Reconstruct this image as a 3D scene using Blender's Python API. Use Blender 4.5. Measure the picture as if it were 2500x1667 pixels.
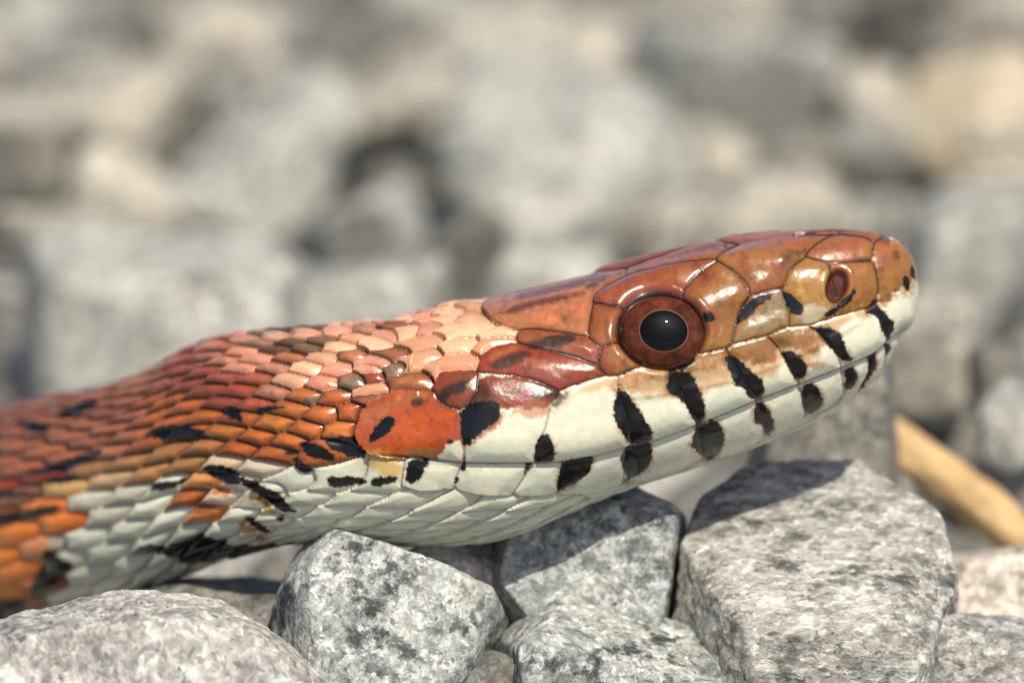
import bpy, bmesh, math, random
import numpy as np
from mathutils import Vector, Matrix

for o in list(bpy.data.objects):
    bpy.data.objects.remove(o)
SC = bpy.context.scene
COL = SC.collection

# ------------------------------------------------------------------ camera, sky, sun, exposure
# One design unit ("u") is 0.024 mm: the whole picture is about 6 cm wide.
U = 2.4e-5
PITCH = math.radians(15.0)
DIST = 15400.0                                   # camera to the plane of focus, in u
GROUND = 1060.0                                  # height of the centre of the view above the ground, in u
RIGHT = np.array([1.0, 0.0, 0.0])
UPV = np.array([0.0, math.sin(PITCH), math.cos(PITCH)])
TOW = np.array([0.0, -math.cos(PITCH), math.sin(PITCH)])
P0 = np.array([0.0, 0.0, GROUND])
CAMP = P0 + TOW * DIST

cam_d = bpy.data.cameras.new("camera")
cam = bpy.data.objects.new("camera", cam_d)
COL.objects.link(cam)
cam.location = Vector(CAMP * U)
cam.rotation_euler = (math.pi / 2 - PITCH, 0, 0)
cam_d.sensor_width = 36.0
cam_d.lens = 36.0 * DIST / 2500.0
cam_d.clip_start = 0.01
cam_d.clip_end = 200.0
cam_d.dof.use_dof = True
cam_d.dof.focus_distance = (DIST - 35.0) * U
cam_d.dof.aperture_fstop = 22.0
SC.camera = cam

SUN_EL, SUN_AZ = math.radians(57), math.radians(22)       # azimuth: from behind the camera towards the right
sun_dir = Vector((math.sin(SUN_AZ) * math.cos(SUN_EL), -math.cos(SUN_AZ) * math.cos(SUN_EL), math.sin(SUN_EL)))
w = bpy.data.worlds.new("World")
SC.world = w
w.use_nodes = True
nt = w.node_tree
bg = nt.nodes["Background"]
sky = nt.nodes.new("ShaderNodeTexSky")
sky.sky_type = 'NISHITA'
sky.sun_disc = False
sky.sun_elevation = SUN_EL
sky.sun_rotation = math.pi - SUN_AZ
sky.air_density = 0.55
sky.dust_density = 2.0
nt.links.new(sky.outputs[0], bg.inputs[0])
bg.inputs[1].default_value = 0.10
sl = bpy.data.lights.new("sun", 'SUN')
sl.energy = 3.9
sl.angle = math.radians(0.55)
sl.color = (1.0, 0.925, 0.765)
so = bpy.data.objects.new("sun", sl)
COL.objects.link(so)
so.rotation_euler = sun_dir.to_track_quat('Z', 'Y').to_euler()
so.location = (0, 0, 1)

SC.view_settings.view_transform = 'Standard'
SC.view_settings.look = 'None'
SC.view_settings.exposure = 0.46
SC.view_settings.gamma = 1.0
SC.render.engine = 'CYCLES'
SC.cycles.use_denoising = True
SC.cycles.use_adaptive_sampling = True
SC.cycles.adaptive_threshold = 0.02
SC.cycles.max_bounces = 6
SC.cycles.diffuse_bounces = 3
SC.cycles.sample_clamp_indirect = 6.0

# ------------------------------------------------------------------ helpers
RNG = np.random.default_rng(7)
random.seed(5)


def world(px, py, z):
    """side-view coordinates (x right, y down, z towards the viewer, in u) to world u"""
    px, py, z = np.broadcast_arrays(np.asarray(px, float), np.asarray(py, float), np.asarray(z, float))
    return P0 + (px - 1250.0)[..., None] * RIGHT + (833.5 - py)[..., None] * UPV + z[..., None] * TOW


def place(px, py, z):
    """centre of a thing whose middle lies on that line of sight, z u nearer than the focus"""
    k = (DIST - z) / DIST
    return P0 + (px - 1250.0) * k * RIGHT + (833.5 - py) * k * UPV + z * TOW


def depth_at(py, level):
    """z (towards the viewer) at which the line of sight through row py meets height `level` (u over ground)"""
    ang = PITCH - math.atan((833.5 - py) / DIST)
    h = CAMP[2] - level
    r = h / math.sin(ang)
    return DIST - r * math.cos(ang - PITCH)


def lin(c):
    c = np.asarray(c, float) / 255.0
    return np.where(c <= 0.04045, c / 12.92, ((c + 0.055) / 1.055) ** 2.4)


def sstep(a, b, x):
    t = np.clip((x - a) / (b - a), 0, 1)
    return t * t * (3 - 2 * t)


def hash2(ix, iy, s):
    h = (ix.astype(np.int64) * 374761393 + iy.astype(np.int64) * 668265263 + s * 1442695041) & 0xFFFFFFFF
    h = ((h ^ (h >> 13)) * 1274126177) & 0xFFFFFFFF
    return ((h ^ (h >> 16)) & 0xFFFFFF) / float(0xFFFFFF)


def noise2(x, y, s=0):
    ix, iy = np.floor(x), np.floor(y)
    fx, fy = x - ix, y - iy
    fx, fy = fx * fx * (3 - 2 * fx), fy * fy * (3 - 2 * fy)
    a, b = hash2(ix, iy, s), hash2(ix + 1, iy, s)
    c, d = hash2(ix, iy + 1, s), hash2(ix + 1, iy + 1, s)
    return (a * (1 - fx) + b * fx) * (1 - fy) + (c * (1 - fx) + d * fx) * fy * 1.0


def fbm2(x, y, s=0, o=3):
    v, a, t = 0, 1.0, 0
    for k in range(o):
        v = v + a * (noise2(x * 2 ** k + 17.3 * k, y * 2 ** k - 9.1 * k, s + k) - 0.5)
        t += a
        a *= 0.55
    return v / t * 2.0


def noise3(p, s=0):
    i = np.floor(p)
    f = p - i
    f = f * f * (3 - 2 * f)
    r = 0
    for dz in (0, 1):
        for dy in (0, 1):
            for dx in (0, 1):
                h = hash2(i[:, 0] + dx, i[:, 1] + dy + (i[:, 2] + dz) * 57.0, s)
                r = r + h * (f[:, 0] if dx else 1 - f[:, 0]) * (f[:, 1] if dy else 1 - f[:, 1]) * (f[:, 2] if dz else 1 - f[:, 2])
    return r


def fbm3(p, s=0, o=4, g=0.5):
    v, a, t = 0, 1.0, 0
    for k in range(o):
        v = v + a * (noise3(p * 2.03 ** k + 11.7 * k, s + k) - 0.5)
        t += a
        a *= g
    return v / t * 2.0


def pchip(xk, yk, x):
    xk, yk = np.asarray(xk, float), np.asarray(yk, float)
    h = np.diff(xk)
    d = np.diff(yk) / h
    m = np.zeros(len(xk))
    for k in range(1, len(xk) - 1):
        if d[k - 1] * d[k] > 0:
            w1, w2 = 2 * h[k] + h[k - 1], h[k] + 2 * h[k - 1]
            m[k] = (w1 + w2) / (w1 / d[k - 1] + w2 / d[k])
    m[0], m[-1] = d[0], d[-1]
    i = np.clip(np.searchsorted(xk, x) - 1, 0, len(xk) - 2)
    t = (np.clip(x, xk[0], xk[-1]) - xk[i]) / h[i]
    return ((1 + 2 * t) * (1 - t) ** 2 * yk[i] + t * (1 - t) ** 2 * h[i] * m[i]
            + t * t * (3 - 2 * t) * yk[i + 1] + t * t * (t - 1) * h[i] * m[i + 1])


def smoothk(v, n):
    k = np.hanning(2 * n + 3)
    k /= k.sum()
    return np.convolve(np.pad(v, n + 1, mode='edge'), k, mode='valid')


def poly_sd(P, x, y):
    """signed distance to a polygon, positive inside"""
    best = np.full(x.shape, 1e12)
    inside = np.zeros(x.shape, bool)
    n = len(P)
    for i in range(n):
        (ax, ay), (bx, by) = P[i], P[(i + 1) % n]
        ex, ey = bx - ax, by - ay
        t = np.clip(((x - ax) * ex + (y - ay) * ey) / (ex * ex + ey * ey + 1e-9), 0, 1)
        dx, dy = x - ax - t * ex, y - ay - t * ey
        best = np.minimum(best, dx * dx + dy * dy)
        if ay != by:
            c = ((ay > y) != (by > y)) & (x < (bx - ax) * (y - ay) / (by - ay) + ax)
            inside ^= c
    d = np.sqrt(best)
    return np.where(inside, d, -d)


def line_d(P, x, y):
    best = np.full(x.shape, 1e12)
    for (ax, ay), (bx, by) in zip(P[:-1], P[1:]):
        ex, ey = bx - ax, by - ay
        t = np.clip(((x - ax) * ex + (y - ay) * ey) / (ex * ex + ey * ey + 1e-9), 0, 1)
        best = np.minimum(best, (x - ax - t * ex) ** 2 + (y - ay - t * ey) ** 2)
    return np.sqrt(best)


def chaikin(P, n=1):
    P = np.asarray(P, float)
    for _ in range(n):
        Q = np.roll(P, -1, axis=0)
        P = np.stack([P * 0.8 + Q * 0.2, P * 0.2 + Q * 0.8], 1).reshape(-1, 2)
    return P


def make_mesh(name, V, F, mat, parent=None, col=None, nor=None, smooth=True):
    """V world u (n,3); F (m,3|4)"""
    me = bpy.data.meshes.new(name)
    V = np.asarray(V, float) * U
    F = np.asarray(F, np.int32)
    me.vertices.add(len(V))
    me.vertices.foreach_set("co", V.astype(np.float32).ravel())
    k = F.shape[1]
    me.loops.add(F.size)
    me.loops.foreach_set("vertex_index", F.ravel())
    me.polygons.add(len(F))
    me.polygons.foreach_set("loop_start", np.arange(0, F.size, k, dtype=np.int32))
    me.polygons.foreach_set("use_smooth", np.full(len(F), smooth))
    me.update(calc_edges=True)
    if col is not None:
        a = me.color_attributes.new("skin", 'FLOAT_COLOR', 'POINT')
        a.data.foreach_set("color", (col if col.shape[1] == 4 else np.concatenate([col, np.ones((len(col), 1))], 1)).astype(np.float32).ravel())
    me.materials.append(mat)
    if nor is not None:
        me.normals_split_custom_set_from_vertices(nor.astype(np.float32).tolist())
    ob = bpy.data.objects.new(name, me)
    COL.objects.link(ob)
    if parent is not None:
        ob.parent = parent
        ob.matrix_parent_inverse = parent.matrix_world.inverted()
    return ob


def tag(o, label=None, cat=None, group=None, kind=None):
    if label: o["label"] = label
    if cat: o["category"] = cat
    if group: o["group"] = group
    if kind: o["kind"] = kind
    return o


# ------------------------------------------------------------------ materials
def node(nt, t, **kw):
    n = nt.nodes.new(t)
    for k, v in kw.items():
        if k in n.inputs:
            n.inputs[k].default_value = v
        else:
            setattr(n, k, v)
    return n


def ramp(nt, pts, interp='LINEAR'):
    r = nt.nodes.new("ShaderNodeValToRGB")
    r.color_ramp.interpolation = interp
    e = r.color_ramp.elements
    while len(e) < len(pts):
        e.new(0.5)
    for q, (p, c) in zip(e, pts):
        q.position = p
        q.color = (c, c, c, 1) if np.isscalar(c) else (*c, 1)
    return r


def mixc(nt, fac, a, b, blend='MIX'):
    m = nt.nodes.new("ShaderNodeMix")
    m.data_type = 'RGBA'
    m.blend_type = blend
    for sock, v in ((m.inputs[0], fac), (m.inputs[6], a), (m.inputs[7], b)):
        if hasattr(v, "is_output"):
            nt.links.new(v, sock)
        elif np.isscalar(v):
            sock.default_value = v
        else:
            sock.default_value = (*v, 1)
    return m.outputs[2]


def granite(name, light, mid, dark, warm, dark_amt=0.5, rust=0.35, stretch=(1, 1, 1), rot=(0, 0, 0), bump=0.5, detail=True, grain=0.6):
    m = bpy.data.materials.new(name)
    m.use_nodes = True
    nt = m.node_tree
    b = nt.nodes["Principled BSDF"]
    tc = node(nt, "ShaderNodeTexCoord")
    oi = node(nt, "ShaderNodeObjectInfo")
    mp = node(nt, "ShaderNodeMapping")
    mp.inputs["Rotation"].default_value = rot
    mp.inputs["Scale"].default_value = stretch
    nt.links.new(tc.outputs["Object"], mp.inputs[0])
    L = nt.links.new

    def nz(scale, det=3, rough=0.6, w=0.0, src=None):
        n = node(nt, "ShaderNodeTexNoise", Scale=scale, Detail=det, Roughness=rough)
        n.noise_dimensions = '4D'
        mth = node(nt, "ShaderNodeMath", operation='MULTIPLY_ADD')
        mth.inputs[1].default_value = 37.0
        mth.inputs[2].default_value = w
        L(oi.outputs["Random"], mth.inputs[0])
        L(mth.outputs[0], n.inputs["W"])
        L((src or mp).outputs[0], n.inputs["Vector"])
        return n.outputs["Fac"]

    big = ramp(nt, [(0.38, 0), (0.62, 1)])
    L(nz(190, 3, 0.6), big.inputs[0])
    c = mixc(nt, big.outputs[0], mid, light)
    wr = ramp(nt, [(0.45, 0), (0.7, 0.6)])
    L(nz(420, 3, 0.6, 3.1), wr.inputs[0])
    c = mixc(nt, wr.outputs[0], c, warm)
    fine = ramp(nt, [(0.30, 0.0), (0.5, 0.45), (0.72, 1.0)])
    L(nz(1500, 4, 0.7, 7.7), fine.inputs[0])
    c = mixc(nt, 0.6, c, mixc(nt, fine.outputs[0], tuple(v * 0.38 for v in mid), tuple(min(0.8, v * 1.3) for v in light)))
    dk = ramp(nt, [(0.49, 0.0), (0.575, 1.0)])
    L(nz(640, 8, 0.74, 1.3), dk.inputs[0])
    dm = ramp(nt, [(0.40, 0.12), (0.56, 1.0)])
    L(nz(230, 2, 0.5, 5.3), dm.inputs[0])
    mm = node(nt, "ShaderNodeMath", operation='MULTIPLY')
    L(dk.outputs[0], mm.inputs[0]); L(dm.outputs[0], mm.inputs[1])
    m2 = node(nt, "ShaderNodeMath", operation='MULTIPLY')
    m2.inputs[1].default_value = dark_amt
    L(mm.outputs[0], m2.inputs[0])
    c = mixc(nt, m2.outputs[0], c, dark)
    wv = node(nt, "ShaderNodeTexNoise", Scale=1300.0, Detail=3.0)
    L(mp.outputs[0], wv.inputs["Vector"])
    wa = node(nt, "ShaderNodeVectorMath", operation='MULTIPLY_ADD')
    wa.inputs[1].default_value = (0.0014, 0.0014, 0.0014)
    L(wv.outputs["Color"], wa.inputs[0]); L(mp.outputs[0], wa.inputs[2])
    for vs, amt in ((1500.0, grain), (3600.0, grain)):          # interlocking white, grey and black crystals
        vo = node(nt, "ShaderNodeTexVoronoi", Scale=vs)
        L(wa.outputs[0], vo.inputs["Vector"])
        bw = node(nt, "ShaderNodeSeparateColor")
        L(vo.outputs["Color"], bw.inputs[0])
        ad = node(nt, "ShaderNodeMath", operation='MULTIPLY_ADD')
        ad.inputs[1].default_value = 0.9
        L(nz(330, 3, 0.6, vs * 0.01), ad.inputs[0])
        L(bw.outputs[0], ad.inputs[2])
        gr = ramp(nt, [(0.27, 0.12), (0.33, 0.60), (0.55, 0.85), (0.62, 1.10), (0.84, 1.2), (0.90, 1.7)])
        sc_ = node(nt, "ShaderNodeMath", operation='MULTIPLY')
        sc_.inputs[1].default_value = 0.64
        L(ad.outputs[0], sc_.inputs[0])
        L(sc_.outputs[0], gr.inputs[0])
        c = mixc(nt, amt, c, mixc(nt, 1.0, c, gr.outputs[0], 'MULTIPLY'))
    sp = ramp(nt, [(0.66, 0.0), (0.72, 0.8)])
    L(nz(2600, 2, 0.6, 9.9, src=tc and node_obj(nt, tc)), sp.inputs[0])
    c = mixc(nt, sp.outputs[0], c, tuple(v * 0.4 for v in dark))
    ru = ramp(nt, [(0.68, 0.0), (0.76, rust)])
    L(nz(700, 3, 0.6, 13.0), ru.inputs[0])
    c = mixc(nt, ru.outputs[0], c, (0.34, 0.15, 0.06))
    L(c, b.inputs["Base Color"])
    b.inputs["Roughness"].default_value = 0.62
    b.inputs["Specular IOR Level"].default_value = 0.35
    if detail:
        gl = ramp(nt, [(0.35, 0.75), (0.72, 0.25)])
        L(nz(2300, 3, 0.7, 21.0), gl.inputs[0])
        L(gl.outputs[0], b.inputs["Roughness"])
        bp = node(nt, "ShaderNodeBump", Strength=bump, Distance=0.0004)
        L(nz(1700, 6, 0.75, 2.2), bp.inputs["Height"])
        bp2 = node(nt, "ShaderNodeBump", Strength=bump * 0.8, Distance=0.0002)
        L(nz(4200, 4, 0.7, 4.2), bp2.inputs["Height"])
        L(bp.outputs[0], bp2.inputs["Normal"])
        L(bp2.outputs[0], b.inputs["Normal"])
    return m


def node_obj(nt, tc):
    r = nt.nodes.new("NodeReroute")
    nt.links.new(tc.outputs["Object"], r.inputs[0])
    return r


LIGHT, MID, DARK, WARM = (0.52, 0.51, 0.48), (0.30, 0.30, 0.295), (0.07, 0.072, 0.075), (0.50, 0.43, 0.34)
M_NEAR = granite("banded_granite", (0.62, 0.605, 0.565), (0.33, 0.325, 0.31), (0.10, 0.10, 0.10), (0.52, 0.45, 0.36), 0.95, 0.5, (0.75, 1.25, 1.3), (0.35, 0.1, 0.12), 0.8)
M_BLUE = granite("blue_grey_granite", (0.56, 0.575, 0.56), (0.21, 0.235, 0.24), (0.03, 0.036, 0.042), (0.46, 0.43, 0.33), 0.9, 0.4, (1, 1, 1), (0, 0, 0), 0.7)
M_MILK = granite("milky_granite", (0.52, 0.51, 0.49), (0.23, 0.225, 0.22), (0.09, 0.088, 0.088), (0.46, 0.42, 0.37), 0.7, 0.25, (0.8, 0.7, 0.6), (0, 0.3, 0), 0.35)
M_GREY = granite("grey_granite", LIGHT, MID, DARK, WARM, 0.65, 0.2, (1, 1, 1.6), (0.3, 0.2, 0), 0.6)
M_COOL = granite("pale_cool_granite", (0.47, 0.475, 0.44), (0.29, 0.295, 0.28), DARK, (0.42, 0.39, 0.31), 0.85, 0.1, detail=False)
M_PALE = granite("pale_warm_granite", (0.52, 0.49, 0.415), (0.33, 0.315, 0.275), DARK, (0.45, 0.385, 0.29), 0.8, 0.15, detail=False)
M_BEIGE = granite("beige_granite", (0.56, 0.48, 0.36), (0.44, 0.375, 0.285), (0.2, 0.17, 0.13), (0.62, 0.50, 0.34), 0.2, 0.1, detail=False)
M_PINK = granite("pinkish_granite", (0.56, 0.50, 0.44), (0.40, 0.36, 0.32), (0.15, 0.12, 0.11), (0.6, 0.45, 0.37), 0.25, 0.2, detail=False)
M_DULL_SHADE = granite("dull_shade_granite", (0.20, 0.195, 0.175), (0.11, 0.11, 0.10), DARK, (0.32, 0.28, 0.22), 0.5, 0.1, detail=False)  # dull grey, darkened further to imitate shade in the gaps between stones


def skin_material():
    m = bpy.data.materials.new("snake_skin")
    m.use_nodes = True
    nt = m.node_tree
    L = nt.links.new
    b = nt.nodes["Principled BSDF"]
    at = node(nt, "ShaderNodeAttribute", attribute_name="skin")
    tc = node(nt, "ShaderNodeTexCoord")
    n1 = node(nt, "ShaderNodeTexNoise", Scale=1500.0, Detail=5.0, Roughness=0.7)
    L(tc.outputs["Object"], n1.inputs["Vector"])
    r1 = ramp(nt, [(0.3, 0.90), (0.7, 1.07)])
    L(n1.outputs["Fac"], r1.inputs[0])
    mu = mixc(nt, 1.0, at.outputs["Color"], r1.outputs[0], 'MULTIPLY')
    L(mu, b.inputs["Base Color"])
    n2 = node(nt, "ShaderNodeTexNoise", Scale=2200.0, Detail=3.0, Roughness=0.6)
    L(tc.outputs["Object"], n2.inputs["Vector"])
    r2 = ramp(nt, [(0.3, 0.20), (0.7, 0.31)])
    L(n2.outputs["Fac"], r2.inputs[0])
    L(r2.outputs[0], b.inputs["Roughness"])
    b.inputs["IOR"].default_value = 1.42
    lm = node(nt, "ShaderNodeRGBToBW")
    L(at.outputs["Color"], lm.inputs[0])
    shr = ramp(nt, [(0.01, 0.0), (0.10, 0.12), (0.35, 0.0)])
    L(lm.outputs[0], shr.inputs[0])
    L(shr.outputs[0], b.inputs["Sheen Weight"])
    b.inputs["Sheen Roughness"].default_value = 0.35
    b.inputs["Sheen Tint"].default_value = (1.0, 0.86, 0.74, 1)
    b.inputs["Subsurface Weight"].default_value = 0.05
    b.inputs["Subsurface Radius"].default_value = (1.0, 0.6, 0.4)
    b.inputs["Subsurface Scale"].default_value = 0.0004
    b.inputs["Coat Weight"].default_value = 0.4
    b.inputs["Coat Roughness"].default_value = 0.05
    n3 = node(nt, "ShaderNodeTexNoise", Scale=5200.0, Detail=4.0, Roughness=0.7)
    L(tc.outputs["Object"], n3.inputs["Vector"])
    sh = node(nt, "ShaderNodeMath", operation='SUBTRACT')
    sh.inputs[0].default_value = 1.0
    L(at.outputs["Alpha"], sh.inputs[1])
    bst = node(nt, "ShaderNodeMath", operation='MULTIPLY_ADD')
    bst.inputs[1].default_value = 1.3
    bst.inputs[2].default_value = 0.10
    L(sh.outputs[0], bst.inputs[0])
    bp = node(nt, "ShaderNodeBump", Distance=0.00006)
    L(bst.outputs[0], bp.inputs["Strength"])
    L(n3.outputs["Fac"], bp.inputs["Height"])
    n5 = node(nt, "ShaderNodeTexNoise", Scale=1800.0, Detail=2.0)
    L(tc.outputs["Object"], n5.inputs["Vector"])
    f1 = node(nt, "ShaderNodeMath", operation='MULTIPLY_ADD')
    f1.inputs[1].default_value = 800.0
    f1.inputs[2].default_value = 60.0
    L(n5.outputs["Fac"], f1.inputs[0])
    f2 = node(nt, "ShaderNodeMath", operation='MULTIPLY')
    L(f1.outputs[0], f2.inputs[0])
    fr = ramp(nt, [(0.05, 0.0), (0.25, 1.0)])
    L(sh.outputs[0], fr.inputs[0])
    L(fr.outputs[0], f2.inputs[1])
    L(f2.outputs[0], b.inputs["Thin Film Thickness"])
    b.inputs["Thin Film IOR"].default_value = 1.7
    n4 = node(nt, "ShaderNodeTexNoise", Scale=700.0, Detail=2.0, Roughness=0.5)
    L(tc.outputs["Object"], n4.inputs["Vector"])
    bp2 = node(nt, "ShaderNodeBump", Strength=0.07, Distance=0.0001)
    L(n4.outputs["Fac"], bp2.inputs["Height"])
    L(bp.outputs[0], bp2.inputs["Normal"])
    L(bp2.outputs[0], b.inputs["Normal"])
    L(bp2.outputs[0], b.inputs["Coat Normal"])
    return m


M_SKIN = skin_material()


def plain(name, col, rough=0.5, coat=0.0, noise=None, ns=1500.0, ior=1.45):
    m = bpy.data.materials.new(name)
    m.use_nodes = True
    nt = m.node_tree
    b = nt.nodes["Principled BSDF"]
    b.inputs["Base Color"].default_value = (*col, 1)
    b.inputs["Roughness"].default_value = rough
    b.inputs["Coat Weight"].default_value = coat
    b.inputs["Coat Roughness"].default_value = 0.02
    b.inputs["IOR"].default_value = ior
    if noise is not None:
        tc = node(nt, "ShaderNodeTexCoord")
        n = node(nt, "ShaderNodeTexNoise", Scale=ns, Detail=4.0, Roughness=0.7)
        nt.links.new(tc.outputs["Object"], n.inputs["Vector"])
        r = ramp(nt, [(0.35, col), (0.68, noise)])
        nt.links.new(n.outputs["Fac"], r.inputs[0])
        nt.links.new(r.outputs[0], b.inputs["Base Color"])
    return m


# ------------------------------------------------------------------ ground
def build_ground():
    n = 60
    g = np.linspace(-1, 1, n)
    g = np.sign(g) * np.abs(g) ** 3 * 1.0e6
    X, Y = np.meshgrid(g, g, indexing='ij')
    V = np.stack([X.ravel(), Y.ravel() + 2000, 25 * fbm2(X / 400, Y / 400).ravel()], 1)
    i, j = np.meshgrid(np.arange(n - 1), np.arange(n - 1), indexing='ij')
    a = (i * n + j).ravel()
    m = granite("shade_dark_gravel", (0.10, 0.097, 0.088), (0.065, 0.064, 0.06), (0.03, 0.03, 0.03), (0.10, 0.085, 0.065), 0.5, 0.1, detail=False)  # ground colour lowered to paint in the shade between stones
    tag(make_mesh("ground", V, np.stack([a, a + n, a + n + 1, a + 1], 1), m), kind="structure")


build_ground()

# ------------------------------------------------------------------ stones
_ICO = {}


def ico(sub):
    if sub not in _ICO:
        bm = bmesh.new()
        bmesh.ops.create_icosphere(bm, subdivisions=sub, radius=1.0)
        V = np.array([v.co[:] for v in bm.verts])
        F = np.array([[v.index for v in f.verts] for f in bm.faces])
        bm.free()
        _ICO[sub] = (V / np.linalg.norm(V, axis=1, keepdims=True), F)
    return _ICO[sub]


def stone_shape(planes, sub=4, p=16.0, rough=0.03, seed=0, freq=1.0, size=None):
    D, F = ico(sub)
    acc = 0
    for n, d in planes:
        n = np.asarray(n, float)
        n = n / np.linalg.norm(n)
        acc = acc + (np.maximum(D @ n, 0) / d) ** p
    r = acc ** (-1.0 / p)
    V = D * r[:, None]
    S = size or np.abs(V).max()
    q = V / S * freq
    nz = fbm3(q * 2.2, seed, 3) * 1.0 + fbm3(q * 9.0 + 5, seed + 20, 3, 0.6) * 0.28
    if sub >= 6:
        ch = fbm3(q * 5.0 + 9, seed + 40, 2)
        nz = nz - 0.55 * np.maximum(ch - 0.12, 0) + fbm3(q * 16.0, seed + 60, 5, 0.62) * 0.30
    V = V + D * (nz * rough * S)[:, None]
    return V, F


def random_planes(rng, sx, sy, sz, n=11):
    """angular crushed stone: a box with crooked sides and a few knocked-off corners"""
    P = []
    for ax, s in ((0, sx), (1, sy), (2, sz)):
        for sg in (-1, 1):
            v = np.zeros(3)
            v[ax] = sg
            v += rng.normal(0, 0.22, 3)
            v /= np.linalg.norm(v)
            P.append((v, s * rng.uniform(0.88, 1.05)))
    for _ in range(n):
        v = rng.normal(0, 1, 3)
        v /= np.linalg.norm(v)
        sup = math.sqrt((v[0] * sx) ** 2 + (v[1] * sy) ** 2 + (v[2] * sz) ** 2)
        P.append((v, sup * rng.uniform(0.93, 1.12)))
    return P


def put_stone(center, V, F, mat, label, group=None, name="stone"):
    ob = make_mesh(name, V, F, mat)
    ob.location = Vector(np.asarray(center) * U)
    return tag(ob, label, "stone", group)


CF = np.stack([RIGHT, UPV, TOW])            # picture-aligned axes of the hand-shaped foreground stones


def near_stone(px, py, z, planes, mat, label, sub=6, p=20, rough=0.03, seed=1, freq=1.0):
    pl = [(np.asarray(n, float) / np.linalg.norm(n) @ CF, d) for n, d in planes]
    if len(planes) < 14 and sub >= 6:                      # small chips knocked off its edges
        V0, _ = stone_shape(pl, 4, 60, 0.0, 0)
        rg_ = np.random.default_rng(seed * 7 + 1)
        for _k in range(26):
            v = rg_.normal(0, 1, 3)
            v /= np.linalg.norm(v)
            pl.append((v, (V0 @ v).max() * rg_.uniform(0.95, 0.985)))
    V, F = stone_shape(pl, sub, p, rough, seed, freq)
    return put_stone(world(px, py, z), V, F, mat, label)


near_stone(1990, 1480, -250, [((-.02, .79, .61), 130), ((.05, -.15, .985), 300), ((-.86, 0, .5), 278), ((-.97, .1, -.25), 335),
                              ((.95, -.16, .22), 352), ((.97, .2, -.1), 372), ((-.6, .7, -.12), 388), ((.55, .78, -.1), 384),
                              ((0, .45, -.9), 372), ((0, -1, 0), 560), ((0, 0, -1), 480), ((-.3, .75, .55), 190), ((.4, .6, .65), 225)],
           M_NEAR, "large blocky banded grey granite stone with sloping top under the snake's chin", 7, 90, 0.026, 3, 1.6)
near_stone(930, 1560, -75, [((.08, .35, .93), 118), ((.35, .9, -.25), 212), ((-.75, .6, .2), 257), ((-.93, .05, .36), 217),
                            ((-1, 0, -.2), 290), ((.9, -.35, .2), 237), ((.75, .65, .05), 280), ((0, -1, .1), 420), ((0, 0, -1), 260), ((.55, .2, .75), 190)],
           M_BLUE, "pointed blue-grey speckled stone under the snake's neck", 7, 90, 0.024, 11, 1.5)
near_stone(1430, 1400, -340, [((-.05, .2, .98), 130), ((0, .93, .35), 185), ((-.8, -.45, .4), 225), ((-.95, .2, .2), 222),
                              ((.97, -.15, .1), 222), ((-.3, -.9, .3), 215), ((.2, -1, .1), 260), ((0, 0, -1), 300), ((.5, .8, -.1), 250)],
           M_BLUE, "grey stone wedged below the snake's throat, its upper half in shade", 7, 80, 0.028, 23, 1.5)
near_stone(1500, 1700, -60, [((.28, .87, .4), 128), ((-.97, 0, .2), 245), ((0, .1, .99), 120), ((.95, .2, .1), 270), ((0, -1, 0), 300),
                             ((0, .3, -1), 230), ((-.5, .8, .2), 240)],
           M_BLUE, "low grey stone with a flat slanting top wedged beside the large blocky stone", 7, 80, 0.028, 31, 1.5)
near_stone(330, 1715, 150, [((0, .3, .95), 140), ((0.05, .95, .3), 222), ((.58, .78, .2), 318), ((-.3, .93, .2), 262), ((.97, .2, 0), 520),
                            ((-.97, 0, .2), 480), ((0, -1, 0), 330), ((0, .2, -1), 190)],
           M_MILK, "milky grey stone with a rounded crest in front of the snake's body", 7, 34, 0.042, 47, 1.7)
near_stone(2450, 1680, -760, random_planes(np.random.default_rng(5), 250, 300, 230), M_PINK,
           "pale pinkish stone behind the large blocky stone, below the tan stick", 5, 14, 0.05, 53)
near_stone(2500, 1740, -330, random_planes(np.random.default_rng(8), 270, 230, 220), M_GREY,
           "speckled grey stone leaning against the side of the large blocky stone", 6, 16, 0.05, 59)
near_stone(1120, 1475, -430, random_planes(np.random.default_rng(12), 210, 140, 180), M_PINK,
           "pinkish stone in the gap beneath the snake's neck", 5, 14, 0.05, 61)
near_stone(560, 1600, -480, random_planes(np.random.default_rng(15), 300, 170, 240), M_DULL_SHADE,
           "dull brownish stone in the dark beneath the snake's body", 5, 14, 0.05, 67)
near_stone(1150, 1760, -160, random_planes(np.random.default_rng(21), 190, 160, 180), M_DULL_SHADE,
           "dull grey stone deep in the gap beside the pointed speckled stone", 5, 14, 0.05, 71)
near_stone(1720, 1830, -480, random_planes(np.random.default_rng(22), 200, 180, 180), M_DULL_SHADE,
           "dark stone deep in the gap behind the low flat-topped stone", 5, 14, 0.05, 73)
near_stone(120, 1720, -1150, random_planes(np.random.default_rng(29), 330, 190, 260), M_DULL_SHADE,
           "dull grey stone carrying the snake's body", 5, 14, 0.05, 79)

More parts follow.
